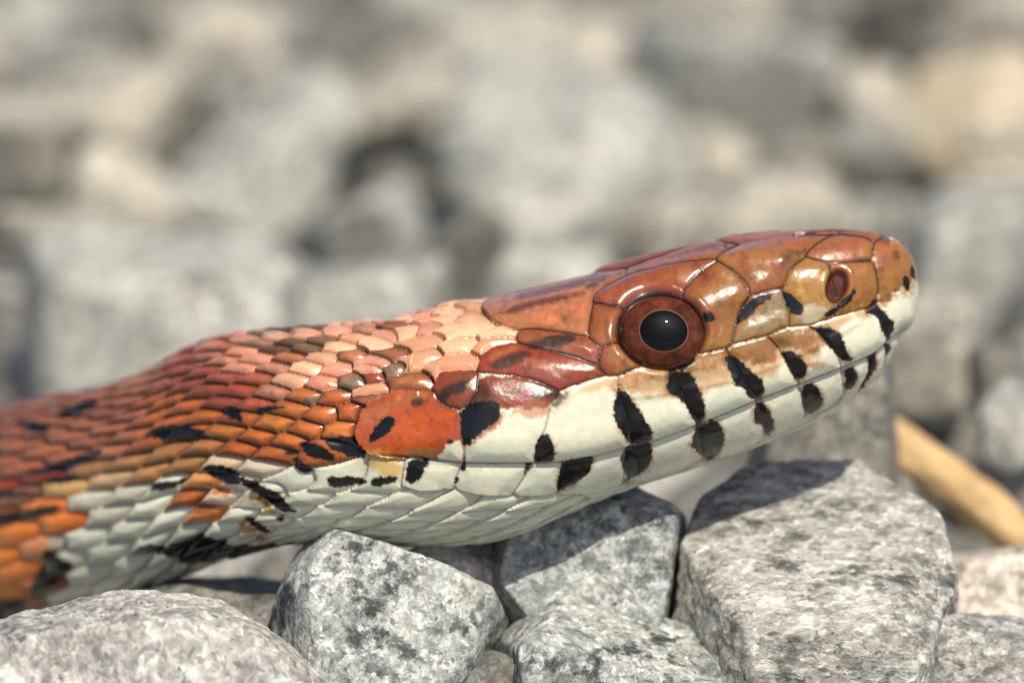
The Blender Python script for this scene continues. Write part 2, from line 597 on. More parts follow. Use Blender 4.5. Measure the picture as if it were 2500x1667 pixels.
near_stone(270, 800, depth_at(800, 330), [((0, .22, .97), 200), ((.02, .93, .36), 200), ((-.2, -.1, .96), 215), ((.97, .05, .2), 345), ((-.97, 0, .2), 400), ((0, -1, 0), 330), ((0, .2, -1), 300), ((.7, .7, .1), 375)],
           M_COOL, "flat-topped pale bluish stone directly behind the snake's back", 5, 24, 0.03, 83)
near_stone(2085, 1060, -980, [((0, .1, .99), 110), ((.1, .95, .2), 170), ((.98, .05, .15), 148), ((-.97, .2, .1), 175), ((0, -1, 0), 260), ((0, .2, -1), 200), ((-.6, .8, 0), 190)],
           M_DULL_SHADE, "dark stone between the snake's chin and the end of the tan stick", 5, 22, 0.03, 89)
# stones behind the snake: (x, y, width, height, material, tilt, label)
BACK = "out-of-focus grey stone in the gravel behind the snake"
_G = "blurred stones behind the snake"
K = 2500 / 2352.0
rows = [
    (1300, 390, 720, 430, M_COOL, 0.0, "broad pale grey stone standing tall behind the snake's crown"),
    (1680, 230, 640, 400, M_COOL, -0.1, "lilac-grey stone behind the tall broad pale one"),
    (2260, 290, 380, 420, M_BEIGE, 0.15, "beige-yellow stone in the gravel beyond the snout"),
    (230, 262, 440, 200, M_PALE, 0.05, "flat cream stone lying over a dark hollow behind the snake"),
    (280, 465, 300, 220, M_PALE, -0.3, "rounded pale stone just above the flat-topped bluish stone"), (600, 415, 420, 290, M_COOL, 0.2, "lumpy pale grey stone beside the dark three-cornered hollow"),
    
    (850, 545, 300, 240, M_COOL, 0.3, "pale wedge-shaped stone below the dark three-cornered hollow"), (830, 700, 470, 210, M_COOL, 0.1, "low smooth pale stone just above the snake's neck"),
    (1075, 590, 210, 230, M_DULL_SHADE, 0.1, "dark shadowy stone in front of the tall broad pale one"), (1585, 545, 210, 240, M_PALE, 0.05, "upright cream stone just above the snake's brow"),
    (1810, 520, 330, 210, M_PALE, 0.05, "flat warm-grey stone just above the snake's snout"), (2240, 590, 360, 400, M_COOL, -0.2, "large pale stone below the beige-yellow one"),
    (1260, 650, 330, 190, M_COOL, 0.1, "pale stone peeking over the snake's crown"), (960, 210, 760, 190, M_PALE, 0.38, "long slanting cream stone behind the snake's neck"),
    (500, 130, 330, 330, M_PALE, 0.1, "tall cream stone standing behind the flat cream one"), (60, 110, 230, 270, M_COOL, 0.2, None), (330, 40, 200, 200, M_DULL_SHADE, 0, None),
    (1640, 20, 420, 170, M_PALE, 0.1, None), (2080, 40, 330, 180, M_DULL_SHADE, 0, None), (1020, 30, 420, 190, M_COOL, -0.1, None),
    (2130, 800, 260, 250, M_PALE, 0.1, "cream stone just beyond the tip of the snout"), (2310, 900, 190, 260, M_DULL_SHADE, 0.1, "dull grey stone standing above the tan stick"), 
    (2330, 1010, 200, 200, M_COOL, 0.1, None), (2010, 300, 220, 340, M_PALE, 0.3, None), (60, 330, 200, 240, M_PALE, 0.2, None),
    (60, 560, 260, 160, M_PALE, 0.0, None), (700, 240, 260, 200, M_COOL, 0.2, None), (1840, 380, 320, 200, M_DULL_SHADE, 0.2, None),
    (2330, 60, 230, 200, M_PALE, 0.1, None), (1350, 110, 300, 150, M_PALE, 0.2, None), 
    (450, 900, 260, 160, M_PALE, 0.2, None),
]
SPOTS = []
_r = np.random.default_rng(31)
for _k in range(34):
    rows.append((_r.uniform(-40, 2400), _r.uniform(0, 560), _r.uniform(130, 230), _r.uniform(110, 180), (M_COOL, M_PALE, M_DULL_SHADE, M_COOL)[_k % 4], _r.uniform(-.3, .3), None))
for k, (x, y, wd, hg, mat, tilt, lab) in enumerate(rows):
    rng = np.random.default_rng(100 + k)
    x, y, wd, hg = x * K, y * K, wd * K, hg * K
    z = min(depth_at(y, 330), -900.0)
    sc = (DIST - z) / DIST
    sx, sz = wd * sc * 0.44, hg * sc * 0.44
    V, F = stone_shape(random_planes(rng, sx, 0.5 * (sx + sz), sz, 9), 5, 18.0, 0.035, 200 + k, 1.0)
    V = V @ np.array(Matrix.Rotation(-tilt, 3, 'Y')).T
    c = place(x, y, z)
    put_stone(c, V, F, mat, lab or BACK, None if lab else _G)
    SPOTS.append((c, max(sx, sz)))

# low bed of gravel between them, shared shapes
PROT = []
for k in range(12):
    rng = np.random.default_rng(400 + k)
    s = rng.uniform(170, 250)
    V, F = stone_shape(random_planes(rng, s * rng.uniform(.9, 1.3), s, s * rng.uniform(.6, .85), 8), 4, 16.0, 0.04, 500 + k)
    ob = make_mesh("gravel_stone", V, F, (M_DULL_SHADE, M_GREY, M_DULL_SHADE, M_DULL_SHADE)[k % 4])
    PROT.append(ob)
rng = np.random.default_rng(77)
used = set()
loose_V, loose_F, nv = [], [], 0
for gy in range(-3, 26):
    for gx in range(-15, 16):
        X = (gx + 0.5 * (gy % 2)) * 370 + rng.uniform(-90, 90)
        Y = 300 + gy * 350 + rng.uniform(-90, 90)
        zt = rng.uniform(20, 110) if Y < 500 else rng.uniform(-150, -20)
        kk = int(rng.integers(12))
        rz, sc = rng.uniform(0, 6.28), rng.uniform(0.8, 1.15)
        if Y < -100 and abs(X) < 1500: zt = 60
        # in the view of the camera?
        rel = np.array([X, Y, zt]) - CAMP
        dpt = -(rel @ TOW)
        sxp, syp = 1250 + (rel @ RIGHT) / dpt * DIST, 833.5 - (rel @ UPV) / dpt * DIST
        inview = -260 < sxp < 2760 and -260 < syp < 1950
        if inview and Y < 250 and syp > 1000:
            continue
        if inview:
            src = PROT[kk]
            if kk in used:
                ob = src.copy()
                COL.objects.link(ob)
            else:
                ob = src
                used.add(kk)
            ob.location = (X * U, Y * U, zt * U)
            ob.rotation_euler = (rng.uniform(-.4, .4), rng.uniform(-.4, .4), rz)
            ob.scale = (sc, sc, sc)
            tag(ob, "small grey gravel stone low in the gaps between the bigger stones", "stone", "gravel filling the gaps")
        else:
            V0, F0 = stone_shape(random_planes(np.random.default_rng(kk), 230 * sc, 200 * sc, 170 * sc, 6), 2, 16.0, 0.04, kk)
            R = np.array(Matrix.Rotation(rz, 3, 'Z'))
            loose_V.append(V0 @ R.T + np.array([X, Y, zt + rng.uniform(0, 140)]))
            loose_F.append(F0 + nv)
            nv += len(V0)
for kk in range(12):
    if kk not in used:
        bpy.data.objects.remove(PROT[kk])
tag(make_mesh("gravel", np.concatenate(loose_V), np.concatenate(loose_F), M_GREY, smooth=False),
    "loose grey gravel spreading beyond the stones", "gravel", kind="stuff")

# ------------------------------------------------------------------ tan stick
def tube(pts, radii, n=24, seed=0, lump=0.0):
    pts = np.asarray(pts, float)
    V, F = [], []
    up = np.array([0.0, 0.0, 1.0])
    for i, p in enumerate(pts):
        t = pts[min(i + 1, len(pts) - 1)] - pts[max(i - 1, 0)]
        t /= np.linalg.norm(t)
        a = np.cross(t, up); a /= np.linalg.norm(a)
        b = np.cross(a, t)
        for k in range(n):
            th = 2 * math.pi * k / n
            q = math.cos(th) * a + math.sin(th) * b
            l = 1 + lump * (fbm2(np.array([k * 0.45]), np.array([i * 0.25]), seed)[0])
            V.append(p + q * radii[i] * l)
    m = len(pts)
    for i in range(m - 1):
        for k in range(n):
            F.append((i * n + k, i * n + (k + 1) % n, (i + 1) * n + (k + 1) % n, (i + 1) * n + k))
    V.append(pts[0]); V.append(pts[-1])
    for k in range(n):
        F.append((m * n, (k + 1) % n, k, k))
        F.append((m * n + 1, (m - 1) * n + k, (m - 1) * n + (k + 1) % n, (m - 1) * n + (k + 1) % n))
    return np.array(V), F


def mesh_poly(name, V, F, mat):
    me = bpy.data.meshes.new(name)
    me.from_pydata([tuple(v) for v in np.asarray(V) * U], [], [tuple(dict.fromkeys(f)) for f in F])
    for p in me.polygons: p.use_smooth = True
    me.materials.append(mat)
    ob = bpy.data.objects.new(name, me)
    COL.objects.link(ob)
    return ob


A = place(2150, 1060, -1500); B = place(2680, 1470, -1000)
tt = np.linspace(0, 1, 26)
pts = A + (B - A) * tt[:, None] + np.stack([0 * tt, 0 * tt, 18 * np.sin(tt * 3.1)], 1)
V, F = tube(pts, 58 + 8 * np.sin(tt * 5), 28, 3, 0.28)
st = mesh_poly("stick", V, F, plain("dry_wood", (0.40, 0.25, 0.11), 0.75, noise=(0.58, 0.41, 0.22), ns=260.0))
tag(st, "blurred tan piece of dry stick lying behind the large blocky stone", "stick")

# ================================================================== THE SNAKE
A_ = lambda P: [(1400 + x * .38265, 500 + y * .38265) for x, y in P]     # four side-view drawing sheets
B_ = lambda P: [(900 + x * .3826, 650 + y * .3826) for x, y in P]
C_ = lambda P: [(400 + x * .3826, 750 + y * .3826) for x, y in P]
D_ = lambda P: [(x * .3826, 900 + y * .3826) for x, y in P]

TOPK = [(-1700, 1290), (-900, 1150), (-400, 1050), (0, 999), (106, 973), (245, 948), (351, 910), (457, 852), (531, 824), (638, 808), (797, 795),
        (957, 778), (1063, 751), (1180, 731), (1329, 699), (1488, 662), (1648, 622), (1764, 594), (1913, 570), (2020, 560),
        (2115, 564), (2168, 580), (2211, 612), (2232, 650), (2238, 675), (2241, 706)]
BOTK = [(-1700, 1790), (-900, 1680), (-400, 1585), (0, 1535), (106, 1512), (266, 1472), (425, 1418), (531, 1374), (638, 1345), (744, 1326), (850, 1323),
        (957, 1331), (1063, 1337), (1169, 1332), (1276, 1307), (1382, 1262), (1488, 1217), (1594, 1181), (1701, 1148), (1860, 1094),
        (1966, 1047), (2073, 992), (2126, 954), (2168, 903), (2192, 848), (2212, 808), (2228, 770), (2237, 738), (2241, 708)]
WIDK = [(-1700, 285), (0, 285), (400, 275), (800, 265), (1000, 288), (1200, 315), (1400, 298), (1600, 258), (1800, 222), (2000, 182), (2100, 148),
        (2168, 108), (2211, 66), (2232, 34), (2238, 19), (2241, 1.0)]
ZK = [(-1700, -3400), (-900, -2050), (-400, -1750), (0, -1150), (200, -870), (400, -610), (600, -400), (800, -275), (1000, -225), (1300, -215), (2300, -205)]

xs = np.concatenate([np.arange(-1700, -300, 14.0), np.arange(-300, 860, 4.2), np.arange(860, 2150, 2.35), 2150 + 91 * np.sin(np.linspace(0, math.pi / 2, 64))])
NS = len(xs)
top = pchip(*zip(*TOPK), xs); bot = pchip(*zip(*BOTK), xs)
wid = pchip(*zip(*WIDK), xs); zc = pchip(*zip(*ZK), xs)
yc, H = 0.5 * (top + bot), np.maximum(0.5 * (bot - top), 1.0)
EXPO = 2.25
Q = EXPO / (EXPO - 1)
T = PITCH
half_b = np.maximum(H ** Q - (wid * math.sin(T)) ** Q, (0.2 * H) ** Q) ** (1 / Q) / math.cos(T)

NN, NF = 400, 110                                              # samples round the near and the far side
ph = np.concatenate([np.linspace(-0.25, math.pi + 0.25, NN), np.linspace(math.pi + 0.25, 2 * math.pi - 0.25, NF + 2)[1:-1]])
NP = len(ph)
cs, sn = np.cos(ph)[None, :], np.sin(ph)[None, :]
rad = ((np.abs(cs) / half_b[:, None]) ** EXPO + (np.abs(sn) / wid[:, None]) ** EXPO) ** (-1 / EXPO)
uu, ww = rad * cs, rad * sn                                    # dorsal, lateral (towards the viewer)


def sec_pos(uu, ww):
    k = (DIST - zc)[:, None] / DIST
    Yv, Zv = uu * math.cos(T) - ww * math.sin(T), uu * math.sin(T) + ww * math.cos(T)
    X = np.broadcast_to(((xs - 1250) * (DIST - zc) / DIST)[:, None], uu.shape)
    Y = ((833.5 - yc) * (DIST - zc) / DIST)[:, None] + Yv * k
    Z = zc[:, None] + Zv * k
    return P0 + X[..., None] * RIGHT + Y[..., None] * UPV + Z[..., None] * TOW


POS = sec_pos(uu, ww)


def grid_normals(P):
    du = np.empty_like(P)
    du[1:-1] = P[2:] - P[:-2]; du[0] = P[1] - P[0]; du[-1] = P[-1] - P[-2]
    dv = np.roll(P, -1, axis=1) - np.roll(P, 1, axis=1)
    n = np.cross(dv, du)
    l = np.linalg.norm(n, axis=2, keepdims=True)
    return n / np.maximum(l, 1e-9)


NRM = grid_normals(POS)
cen = POS.mean(axis=1, keepdims=True)
if np.sum((POS - cen) * NRM) < 0:
    NRM = -NRM
NRM[-1] = RIGHT

# drawing coordinates of every vertex: the near half, mirrored on to the far half
wm = np.abs(ww)
QX = np.broadcast_to(xs[:, None], ww.shape).copy()
QY = yc[:, None] - (uu * math.cos(T) - wm * math.sin(T))
# arc length from the crest (unrolled), on a fine half section
pf = np.linspace(0, math.pi, 241)
rf = ((np.abs(np.cos(pf))[None] / half_b[:, None]) ** EXPO + (np.abs(np.sin(pf))[None] / wid[:, None]) ** EXPO) ** (-1 / EXPO)
uf, wf = rf * np.cos(pf), rf * np.sin(pf)
seg = np.hypot(np.diff(uf, axis=1), np.diff(wf, axis=1))
arc = np.concatenate([np.zeros((NS, 1)), np.cumsum(seg, 1)], 1)
yf = yc[:, None] - (uf * math.cos(T) - wf * math.sin(T))
ibot = np.argmax(yf, axis=1)
phm = np.where(ph > math.pi, 2 * math.pi - ph, np.abs(ph))
VV = np.stack([np.interp(phm, pf, arc[i]) for i in range(NS)])
vbot = arc[np.arange(NS), ibot]
under = VV > vbot[:, None]
QY = np.where(under, bot[:, None] + (VV - vbot[:, None]), QY)


def to_v(x, y):
    i = int(np.clip(np.searchsorted(xs, x), 0, NS - 1))
    b = ibot[i]
    if y >= yf[i, b]:
        return vbot[i] + (y - yf[i, b])
    return float(np.interp(y, yf[i, :b + 1], arc[i, :b + 1]))


def to_y(x, v):
    i = int(np.clip(np.searchsorted(xs, x), 0, NS - 1))
    if v > vbot[i]:
        return bot[i] + v - vbot[i]
    return float(np.interp(v, arc[i], yf[i]))


# ---- head shields: (name, base colour sRGB, outline); prefrontal, frontal, parietal include painted sheen
IV = (219, 221, 203)
SHIELDS = [
    ("brow_scale", (176, 86, 56), A_([(115, 625), (130, 595), (200, 520), (330, 460), (560, 410), (760, 385), (905, 375), (900, 395), (800, 440), (740, 480), (690, 540), (680, 575), (640, 620), (560, 640), (470, 640), (390, 650), (300, 662), (190, 650)])),
    ("preocular_scale", (168, 92, 44), A_([(905, 395), (800, 440), (720, 510), (685, 575), (680, 700), (720, 800), (740, 880), (760, 955), (880, 930), (990, 890), (1005, 830), (1020, 740), (1050, 650), (1110, 570), (1080, 500), (1000, 430)])),
    ("prefrontal_scale", (194, 110, 74), A_([(900, 370), (970, 300), (1070, 240), (1200, 213), (1400, 190), (1560, 192), (1640, 185), (1560, 230), (1480, 290), (1463, 330), (1400, 380), (1340, 450), (1320, 520), (1240, 540), (1115, 570), (1080, 500), (1000, 430)])),
    ("prefrontal_scale", (194, 110, 74), A_([(970, 300), (1070, 240), (1200, 213), (1400, 190), (1560, 192), (1690, 180), (1690, 60), (900, 60)])),
    ("loreal_scale", (172, 150, 122), A_([(1118, 575), (1230, 540), (1310, 540), (1345, 620), (1360, 700), (1350, 772), (1240, 820), (1100, 862), (1000, 885), (1010, 800), (1030, 720), (1060, 650)])),
    ("internasal_scale", (190, 108, 76), A_([(1463, 325), (1520, 260), (1620, 200), (1720, 185), (1840, 205), (1905, 240), (1890, 300), (1885, 358), (1720, 370), (1600, 370), (1520, 350)])),
    ("internasal_scale", (190, 108, 76), A_([(1690, 180), (1720, 185), (1840, 205), (1905, 240), (1960, 212), (2000, 60), (1690, 60)])),
    ("nasal_scale", (192, 142, 72), A_([(1460, 340), (1520, 352), (1600, 372), (1620, 440), (1640, 520), (1660, 600), (1650, 650), (1640, 722), (1500, 762), (1360, 778), (1350, 680), (1310, 545), (1330, 470), (1390, 390)])),
    ("nasal_scale", (186, 116, 64), A_([(1600, 372), (1720, 370), (1885, 360), (1915, 430), (1927, 530), (1915, 640), (1870, 658), (1740, 692), (1642, 722), (1652, 650), (1662, 600), (1640, 520), (1620, 440)])),
    ("snout_scale", IV, A_([(1905, 240), (1960, 212), (2030, 150), (2300, 150), (2300, 750), (2200, 800), (2140, 800), (2100, 790), (2060, 810), (2010, 855), (1985, 885), (1960, 830), (1935, 720), (1915, 640), (1927, 520), (1915, 430), (1887, 350)])),
    ("frontal_scale", (194, 108, 72), A_([(325, 462), (560, 410), (760, 385), (905, 373), (970, 300), (900, 60), (500, 60), (280, 300)])),
    ("parietal_scale", (206, 128, 90), B_([(800, 318), (870, 362), (1000, 385), (1200, 412), (1390, 447), (1400, 350), (1425, 245), (1440, 200), (1540, 130), (1655, 68), (1640, -200), (1000, -100), (760, 100), (740, 250)])),  # raised towards pale peach to imitate sheen on the crown
    ("postocular_scale", (174, 96, 52), A_([(120, 650), (190, 648), (300, 660), (340, 660), (340, 850), (250, 880), (180, 900), (140, 880), (90, 850), (90, 780), (100, 710)])),
    ("postocular_scale", (172, 82, 52), A_([(170, 905), (255, 875), (340, 860), (440, 970), (440, 1020), (400, 1040), (330, 1060), (280, 1085), (200, 1082), (150, 1030), (150, 960)])),
    ("temple_scale", (186, 98, 64), B_([(960, 440), (985, 405), (1080, 390), (1200, 412), (1390, 447), (1450, 500), (1472, 540), (1450, 622), (1380, 603), (1200, 548), (1050, 513), (985, 492)])),
    ("temple_scale", (172, 70, 46), B_([(708, 660), (740, 580), (800, 540), (900, 510), (985, 492), (1050, 513), (1200, 548), (1380, 603), (1450, 625), (1500, 692), (1380, 728), (1280, 762), (1210, 793), (1100, 742), (1000, 712), (880, 690)])),
    ("temple_scale", (158, 72, 46), B_([(430, 770), (480, 690), (690, 678), (708, 690), (695, 800), (640, 880), (592, 908), (500, 890), (450, 840)])),
    ("upper_lip_scale", (206, 86, 38), B_([(-30, 905), (190, 805), (430, 803), (460, 860), (590, 910), (600, 1000), (612, 1110), (620, 1242), (400, 1217), (100, 1190), (-40, 1150), (-70, 1050)])),
    ("upper_lip_scale", IV, B_([(715, 690), (880, 692), (1000, 714), (1100, 744), (1210, 795), (1170, 860), (1140, 930), (1120, 1020), (1062, 1130), (1062, 1243), (620, 1242), (612, 1110), (600, 1000), (594, 910), (645, 880), (697, 800)])),
    ("upper_lip_scale", IV, B_([(1210, 795), (1290, 760), (1400, 725), (1500, 697), (1585, 697), (1585, 800), (1600, 860), (1640, 950), (1640, 1050), (1640, 1150), (1440, 1202), (1250, 1237), (1062, 1243), (1062, 1130), (1120, 1020), (1145, 930), (1170, 860)])),
    ("upper_lip_scale", IV, A_([(275, 1088), (330, 1060), (440, 1020), (520, 990), (610, 1000), (630, 1100), (660, 1180), (700, 1260), (740, 1340), (777, 1402), (480, 1510), (375, 1548), (340, 1400), (300, 1260), (275, 1170)])),
    ("upper_lip_scale", IV, A_([(620, 1000), (700, 980), (760, 955), (880, 932), (962, 922), (985, 980), (1040, 1070), (1090, 1150), (1152, 1248), (960, 1330), (777, 1402), (745, 1330), (700, 1250), (660, 1170), (630, 1080)])),
    ("upper_lip_scale", IV, A_([(962, 922), (985, 895), (1100, 865), (1215, 842), (1250, 880), (1300, 940), (1350, 1040), (1422, 1143), (1300, 1190), (1152, 1248), (1090, 1150), (1040, 1060), (985, 970)])),
    ("upper_lip_scale", IV, A_([(1215, 838), (1290, 798), (1400, 778), (1480, 778), (1520, 810), (1590, 870), (1640, 940), (1692, 1036), (1560, 1095), (1422, 1143), (1350, 1040), (1300, 930), (1250, 870)])),
    ("upper_lip_scale", IV, A_([(1485, 772), (1640, 718), (1740, 692), (1870, 658), (1915, 640), (1937, 720), (1960, 820), (1985, 880), (1890, 962), (1800, 1000), (1692, 1036), (1650, 940), (1590, 860), (1530, 805)])),
    ("lower_lip_scale", IV, A_([(2200, 800), (2110, 790), (2060, 810), (1985, 885), (2010, 960), (1990, 1080), (2080, 1000), (2200, 900)])),
    ("lower_lip_scale", IV, A_([(1985, 885), (1890, 962), (1890, 1080), (1835, 1200), (1900, 1200), (1985, 1090), (2010, 970)])),
    ("lower_lip_scale", IV, A_([(1890, 962), (1700, 1040), (1725, 1195), (1830, 1200), (1890, 1080)])),
    ("lower_lip_scale", IV, A_([(1700, 1040), (1425, 1147), (1480, 1345), (1600, 1285), (1725, 1195)])),
    ("lower_lip_scale", IV, A_([(1425, 1147), (1152, 1250), (1225, 1485), (1350, 1430), (1480, 1345)])),
    ("lower_lip_scale", IV, A_([(1152, 1250), (777, 1404), (830, 1640), (1000, 1595), (1225, 1485)])),
    ("lower_lip_scale", IV, B_([(1640, 1150), (1800, 1112), (2082, 1003), (2135, 1240), (1900, 1330), (1630, 1392)])),
    ("lower_lip_scale", IV, B_([(1237, 1238), (1440, 1202), (1640, 1150), (1630, 1392), (1440, 1425), (1208, 1442)])),
    ("lower_lip_scale", IV, B_([(1037, 1244), (1237, 1238), (1208, 1442), (930, 1442), (1003, 1330)])),
    ("lower_lip_scale", IV, B_([(610, 1242), (1037, 1244), (1003, 1330), (930, 1442), (700, 1430), (548, 1395), (560, 1340)])),
    ("lower_lip_scale", IV, B_([(270, 1205), (400, 1217), (610, 1242), (560, 1340), (545, 1398), (330, 1400), (240, 1365)])),
]
MOUTH = [(2215, 812), (2190, 815), (2162, 836), (2123, 867), (2051, 898), (1943, 938), (1840, 978), (1698, 1037), (1584, 1078), (1527, 1090), (1451, 1110),
         (1378, 1123), (1305, 1127), (1129, 1125), (1053, 1117), (938, 1105)]

# ---- hand-placed neck scales (x, y, half length, half width, colour)
PE, PK, RD, OR, BK, GY, YW, CR, BR = (222, 156, 122), (220, 146, 124), (182, 84, 62), (210, 104, 44), (34, 30, 27), (170, 128, 102), (208, 140, 62), (230, 178, 144), (194, 114, 80)  # peach, pink and cream have a pale sheen painted over redder scales
HAND = []


def hb(fn, L):
    for x, y, a, b, c in L:
        (X, Y), = fn([(x, y)])
        HAND.append((X, Y, a, b, c))


hb(B_, [(690, 390, 62, 17, CR), (890, 408, 48, 13, CR), (835, 482, 44, 20, PE), (625, 492, 46, 19, CR), (590, 605, 56, 24, PE), (400, 470, 58, 18, PE),
        (385, 572, 56, 24, PE), (500, 330, 42, 16, CR), (420, 372, 36, 17, PK), (265, 400, 36, 20, CR), (140, 445, 34, 20, PK),
        (215, 545, 50, 20, BR), (95, 600, 42, 19, PK), (205, 640, 34, 18, GY), (320, 725, 50, 26, (192, 112, 66)), (80, 785, 42, 20, PE), (50, 690, 36, 18, RD), (330, 310, 42, 14, CR), (570, 275, 50, 13, CR), (690, 235, 52, 12, PE), (180, 330, 40, 15, BR)])
hb(C_, [(600, 185, 34, 19, PE), (780, 172, 34, 19, CR), (950, 162, 34, 19, PE), (1130, 150, 34, 19, PE), (1300, 128, 34, 18, PE),
        (460, 240, 32, 19, BR), (640, 235, 32, 16, GY), (820, 238, 34, 10, (92, 70, 56)), (1000, 236, 34, 10, (128, 98, 78)), (1180, 232, 32, 16, CR),
        (480, 295, 32, 20, PK), (660, 285, 32, 19, PK), (870, 300, 34, 20, BR), (1050, 325, 34, 20, CR), (1230, 292, 32, 18, BR),
        (510, 350, 34, 20, PK), (700, 368, 36, 21, PK), (905, 382, 36, 21, CR), (1085, 372, 32, 20, PK), (1290, 325, 34, 19, PK), (1420, 210, 36, 20, CR),
        (380, 440, 36, 24, RD), (560, 440, 36, 22, (196, 96, 72)), (745, 465, 36, 22, PK), (955, 452, 36, 21, CR), (1155, 422, 34, 19, PK), (1345, 385, 32, 18, PK),
        (430, 540, 36, 24, RD), (620, 560, 36, 23, (184, 76, 54)), (835, 540, 38, 23, PK), (1045, 512, 36, 20, PK), (1195, 490, 40, 16, GY),
        (450, 665, 34, 22, BK), (730, 650, 38, 22, YW), (560, 640, 34, 22, RD), (965, 620, 42, 24, (210, 120, 66)), (1195, 560, 42, 18, OR), (1385, 555, 42, 20, BR),
        (880, 730, 38, 24, (206, 110, 58)), (1150, 680, 38, 24, OR), (660, 760, 36, 26, (190, 92, 40)), (470, 745, 34, 24, YW), (1010, 760, 36, 22, OR), (1160, 790, 36, 20, (208, 124, 60)),
        (800, 830, 36, 24, OR), (1000, 830, 34, 22, OR), (980, 890, 40, 18, BK), (1170, 880, 42, 20, BK), (560, 840, 36, 26, (190, 92, 40)), (690, 930, 36, 24, (198, 96, 46)),
        (940, 985, 46, 24, (150, 112, 40)), (1190, 1000, 46, 24, YW), (1430, 985, 46, 20, (214, 180, 104)),
        (1180, 1100, 50, 18, (60, 50, 40)), (1420, 1095, 44, 16, (70, 62, 52)), (930, 1110, 46, 26, IV), (960, 1215, 56, 24, IV), (1220, 1170, 56, 22, IV),
        (700, 1050, 40, 28, IV), (520, 1010, 38, 26, (214, 200, 176))])
hb(D_, [(1120, 990, 64, 52, IV), (1530, 1015, 80, 40, IV), (1330, 850, 56, 46, (222, 110, 34)), (1200, 890, 48, 50, IV), (800, 1060, 62, 50, IV), (510, 1110, 56, 52, IV),
        (880, 840, 50, 40, (206, 200, 184)), (630, 900, 50, 44, (206, 198, 180)), (690, 700, 46, 40, (196, 150, 100)), (1370, 720, 50, 34, (214, 128, 52)), (1600, 890, 60, 26, IV),
        (210, 1110, 52, 56, (244, 138, 36)), (70, 1250, 50, 60, (244, 130, 16)), (130, 970, 44, 40, (242, 126, 26)), (410, 930, 50, 36, (240, 122, 22)), (-60, 1080, 50, 60, OR), (230, 1300, 46, 50, (244, 128, 16)),
        (1480, 880, 40, 30, (214, 196, 160))])

# ---- coarse colour zones used for the automatic scales (later ones win)
ZONES = [
    ((200, 122, 92), None),
    ((188, 106, 74), D_([(-900, 0), (1000, 0), (1000, 420), (0, 700), (-900, 900)])),
    (RD, C_([(0, 300), (300, 230), (560, 420), (700, 560), (520, 700), (330, 660), (0, 420)])),
    ((196, 98, 44), C_([(-100, 520), (330, 560), (560, 680), (850, 560), (1300, 470), (1250, 650), (1200, 900), (850, 920), (700, 1000), (300, 960), (-100, 900)])),
    ((202, 140, 84), C_([(-200, 830), (300, 830), (700, 980), (500, 1050), (300, 980), (0, 1040), (-200, 1000)])),
    (IV, D_([(440, 800), (800, 590), (1000, 640), (1300, 640), (1600, 640), (2091, 690), (5200, 500), (5200, 2600), (-900, 2600), (-900, 1900), (200, 1568), (500, 1300)])),
    ((244, 132, 18), D_([(-900, 1150), (0, 950), (180, 880), (500, 870), (540, 950), (360, 1060), (340, 1200), (250, 1440), (100, 1470), (-900, 1700)])),
    ((164, 52, 28), D_([(-600, 850), (40, 700), (250, 640), (480, 590), (740, 540), (700, 640), (400, 720), (100, 780), (-600, 950)])),
    ((222, 176, 112), D_([(-600, 1030), (0, 850), (350, 785), (600, 700), (450, 840), (0, 915), (-600, 1080)])),
]


def zone_colour(x, y):
    c = ZONES[0][0]
    for col, P in ZONES[1:]:
        if poly_sd(P, np.array([x]), np.array([y]))[0] > 0:
            c = col
    return c


# ---- automatic scale lattice on the unrolled skin
mouth_y = lambda x: np.interp(x, [m[0] for m in MOUTH[::-1]], [m[1] for m in MOUTH[::-1]])
SEEDS = []                                                      # x, v, half length, half width, colour, relief
HUE = [(X, Y, c) for X, Y, a, b, c in HAND]
HAND = [q for q in HAND if q[0] > 905 and not (q[1] > 1090)]
for X, Y, a, b, c in HAND:
    bv = np.clip(0.5 * (to_v(X, Y + b) - to_v(X, Y - b)), b, 2.4 * b)
    SEEDS.append((X, to_v(X, Y), a, bv, c, 1.0))
hand_n = len(SEEDS)


def blocked(x, v, y, rr):
    for s in SEEDS[:hand_n]:
        if ((x - s[0]) / (s[2] * 1.15)) ** 2 + ((v - s[1]) / (s[3] * 1.15)) ** 2 < rr:
            return True
    for n, c, P in SHIELDS:
        if poly_sd(P, np.array([x]), np.array([y]))[0] > -9:
            return True
    return False


